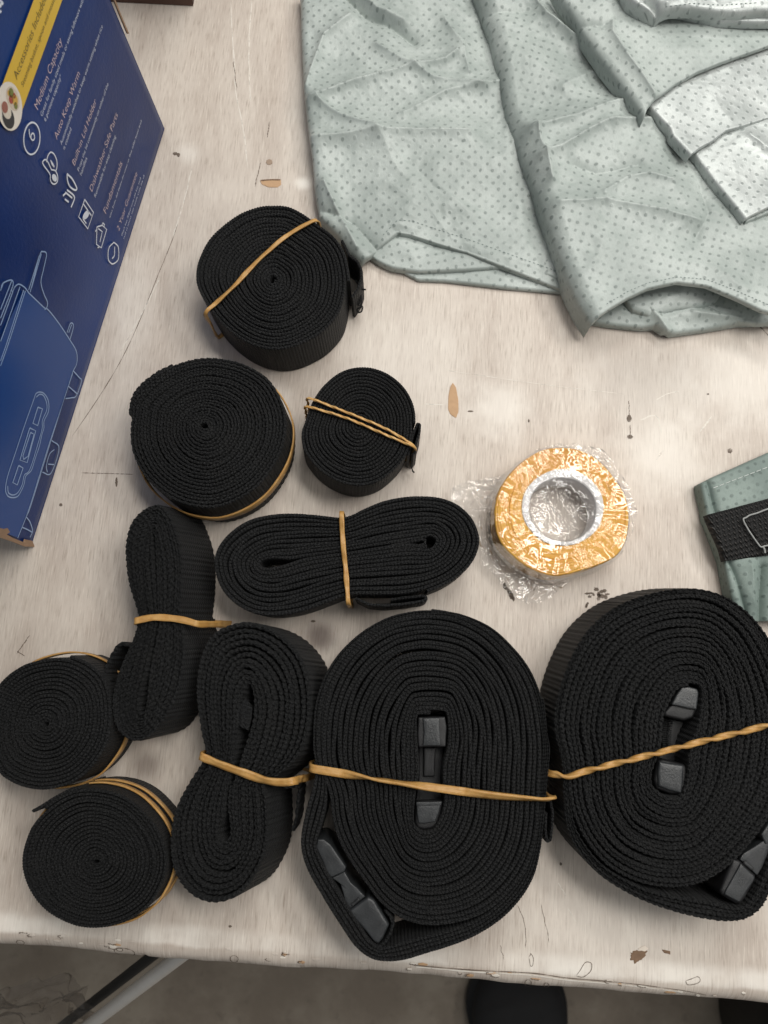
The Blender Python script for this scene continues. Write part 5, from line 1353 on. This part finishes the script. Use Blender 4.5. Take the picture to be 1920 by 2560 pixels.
def make_weave():
    t = NT('basket_weave_webbing')
    uv = t.node('ShaderNodeUVMap').outputs[0]
    s = t.node('ShaderNodeSeparateXYZ', i_0=t.scaled(uv, (1, 1, 1), (0, 0, .25)))
    k = 2 * math.pi
    a = t.math('SINE', t.math('MULTIPLY', s.outputs[0], k / .0058)); row = t.math('MULTIPLY', s.outputs[1], k / .0026)
    h = t.math('MULTIPLY', t.math('SINE', row), t.math('ADD', .3, t.math('MULTIPLY', t.math('SINE', t.math('ADD', t.math('MULTIPLY', s.outputs[0], k / .0042), t.math('MULTIPLY', row, .5))), .7)))
    t.set(col=t.mix(t.ramp(h, .2, .9), rgb(.008, .008, .008), rgb(.05, .046, .044)), rough=.55, spec=.35, normal=t.bump(h, .9, .0009))
    return t.m
M_WEAVE = make_weave()
pouch()

# ------------------------------------------------------------------ tape roll in clear wrap
def tape():
    c = (1406, 1281); zt = .023
    ctr = un([c], zt)[0]
    T = thing('tape_roll', 'roll of amber tape wrapped in crinkled clear film, the only round orange thing', 'tape roll', (ctr[0], ctr[1], 0))
    Zt = lambda p: zc(1120, 1060, 3.318, p)
    out = un(contour(Zt([(900, 196), (1040, 205), (1180, 255), (1300, 350), (1400, 480), (1470, 600), (1500, 740), (1495, 860), (1470, 980), (1400, 1090), (1280, 1160), (1120, 1215), (1000, 1248), (860, 1262), (700, 1210), (560, 1120), (440, 990), (392, 860), (386, 720), (410, 580), (480, 450), (580, 340), (700, 255), (800, 210)]), 360), zt)
    inn = un(contour(Zt([(960, 372), (1080, 398), (1190, 470), (1270, 580), (1290, 700), (1262, 830), (1180, 930), (1060, 995), (940, 1008), (820, 985), (710, 910), (640, 810), (612, 690), (640, 560), (720, 460), (840, 392)]), 360), zt)
    hol = un(contour(Zt([(950, 450), (1060, 470), (1150, 530), (1210, 620), (1225, 720), (1200, 830), (1130, 915), (1040, 965), (940, 975), (830, 945), (740, 875), (685, 790), (670, 690), (700, 580), (770, 500), (860, 458)]), 360), zt)
    # start all three at the same direction from the middle
    def align(P):
        a = np.arctan2(P[:, 1] - ctr[1], P[:, 0] - ctr[0]); o = np.argsort(a); A = a[o]; t = np.linspace(-np.pi, np.pi, 360, endpoint=False)
        return np.stack([np.interp(t, A, P[o, k], period=2 * np.pi) for k in range(3)], 1)
    out, inn, hol = align(out), align(inn), align(hol)
    th = np.linspace(-np.pi, np.pi, 360, endpoint=False)
    rows = []
    nr = 90
    for i, s in enumerate(np.linspace(0, 1, nr)):
        q = inn + (out - inn) * s
        ringn = noise2(np.full(360, s * 26), np.cos(th) * .6 + 3 + np.sin(th) * .5, 3)
        q[:, 2] = zt + .0007 * ringn - .0015 * max(0, (s - .93) / .07) ** 2 + .0006 * noise2(np.cos(th) * 2, np.sin(th) * 2 + s, 4)
        rows.append(q)
    lo = rows[-1].copy(); lo[:, 2] = .0012; rows.append(lo)
    li = rows[0].copy(); li[:, 2] = .0012; rows.insert(0, li)
    t = NT('amber_tape')
    obj = t.node('ShaderNodeTexCoord').outputs['Object']
    uvn = t.node('ShaderNodeUVMap').outputs[0]
    ring = t.noise(t.scaled(uvn, (46, 1.3, 1)), 1.0, 4, .65)
    cl = t.mix(t.ramp(ring, .35, .7), srgb(236, 184, 72), srgb(206, 146, 46))
    cl = t.mix(t.math('MULTIPLY', t.ramp(t.noise(obj, 22, 2), .4, .6), .6), cl, srgb(216, 160, 84))
    t.set(col=cl, rough=.45, sss=.15, normal=t.bump(ring, .4, .0008)); t.bsdf.inputs['Subsurface Radius'].default_value = (.004, .002, .0008)
    V = np.vstack(rows)
    uv = np.stack([np.repeat(np.linspace(0, 1, len(rows)), 360), np.tile(np.abs(th), len(rows))], 1)
    mesh_obj('tape', V, grid_faces(len(rows), 360, True), t.m, T, uv)
    # grey core ring
    base = hol.copy(); off = (un([c], 0)[0] - un([c], zt)[0])
    rows = []
    a = inn.copy(); a[:, 2] = zt + .0004; rows.append(a - (a - ctr) * [.004, .004, 0])
    for s, dz in ((.25, .0008), (.6, .0009), (.9, .0005), (1, 0)):
        q = inn + (hol - inn) * s; q[:, 2] = zt + dz; rows.append(q)
    hl = hol.copy(); hl[:, 2] = .0013; rows.append(hl)
    mesh_obj('core', np.vstack(rows), grid_faces(len(rows), 360, True), make_simple('grey_core_plastic', srgb(206, 203, 202), .35, vary=.04, sc=60), T)
    # clear film: heightfield draped over the roll, ragged flaps at the sides
    nr2, na = 150, 420
    tt = np.linspace(-np.pi, np.pi, na, endpoint=False)
    Ro = np.interp(tt, th, np.linalg.norm((out - ctr)[:, :2], axis=1), period=2 * np.pi)
    Ri = np.interp(tt, th, np.linalg.norm((hol - ctr)[:, :2], axis=1), period=2 * np.pi)
    def lobe(a0, w): d = (np.degrees(tt) - a0 + 180) % 360 - 180; return np.exp(-(d / w) ** 2)
    ext = 1.06 + .60 * lobe(168, 17) + .24 * lobe(52, 30) + .16 * lobe(5, 25) + .38 * lobe(-112, 20) + .28 * lobe(-150, 24) + .05 * noise2(np.cos(tt) * 7, np.sin(tt) * 7, 3) + .05 * lobe(100, 20)
    Rf = Ro * ext
    s = np.linspace(0, 1, nr2)[:, None]
    r = s * Rf[None, :]
    x = ctr[0] + r * np.cos(tt); y = ctr[1] + r * np.sin(tt)
    k = np.clip((r - Ro * .98) / (Ro * .12), 0, 1)
    flap = .006 + .006 * np.clip((Rf / Ro - 1.15) / .4, 0, 1)
    z = (zt + .0016) * (1 - k * k * (3 - 2 * k)) + (flap + 0 * r) * (k * k * (3 - 2 * k))
    inside = np.clip(1 - r / Ri, 0, 1)
    z = z - .0045 * np.sqrt(inside)
    cr = ridged(x * 75 + .4 * noise2(x * 90, y * 90, 5), y * 75, 51, 3)
    rad = np.sin(tt * 23 + 5 * noise2(np.cos(tt) * 2, np.sin(tt) * 2, 8) + 20 * r) * np.clip((r - Ri * .85) / Ri, 0, 1)
    amp = .0004 + .0011 * k + .0006 * inside
    z = z + amp * cr + .0003 * rad
    z = z + .0010 * inside * ridged(x * 130 * .7 + y * 60, y * 22 - x * 20, 61, 2)
    top = zt + .0026
    on = (r > Ri * .98) & (r < Ro * 1.0)
    z = np.where(on, np.maximum(z, zt + .0012), z)
    z = np.maximum(z, .0014)
    V = np.stack([x, y, z], -1).reshape(-1, 3)
    mesh_obj('film_wrap', V, grid_faces(nr2, na, True), M_FILM, T)
M_FILM = make_film('clear_wrap_film', 0.99, .03, 1.0, .078, 105)
tape()
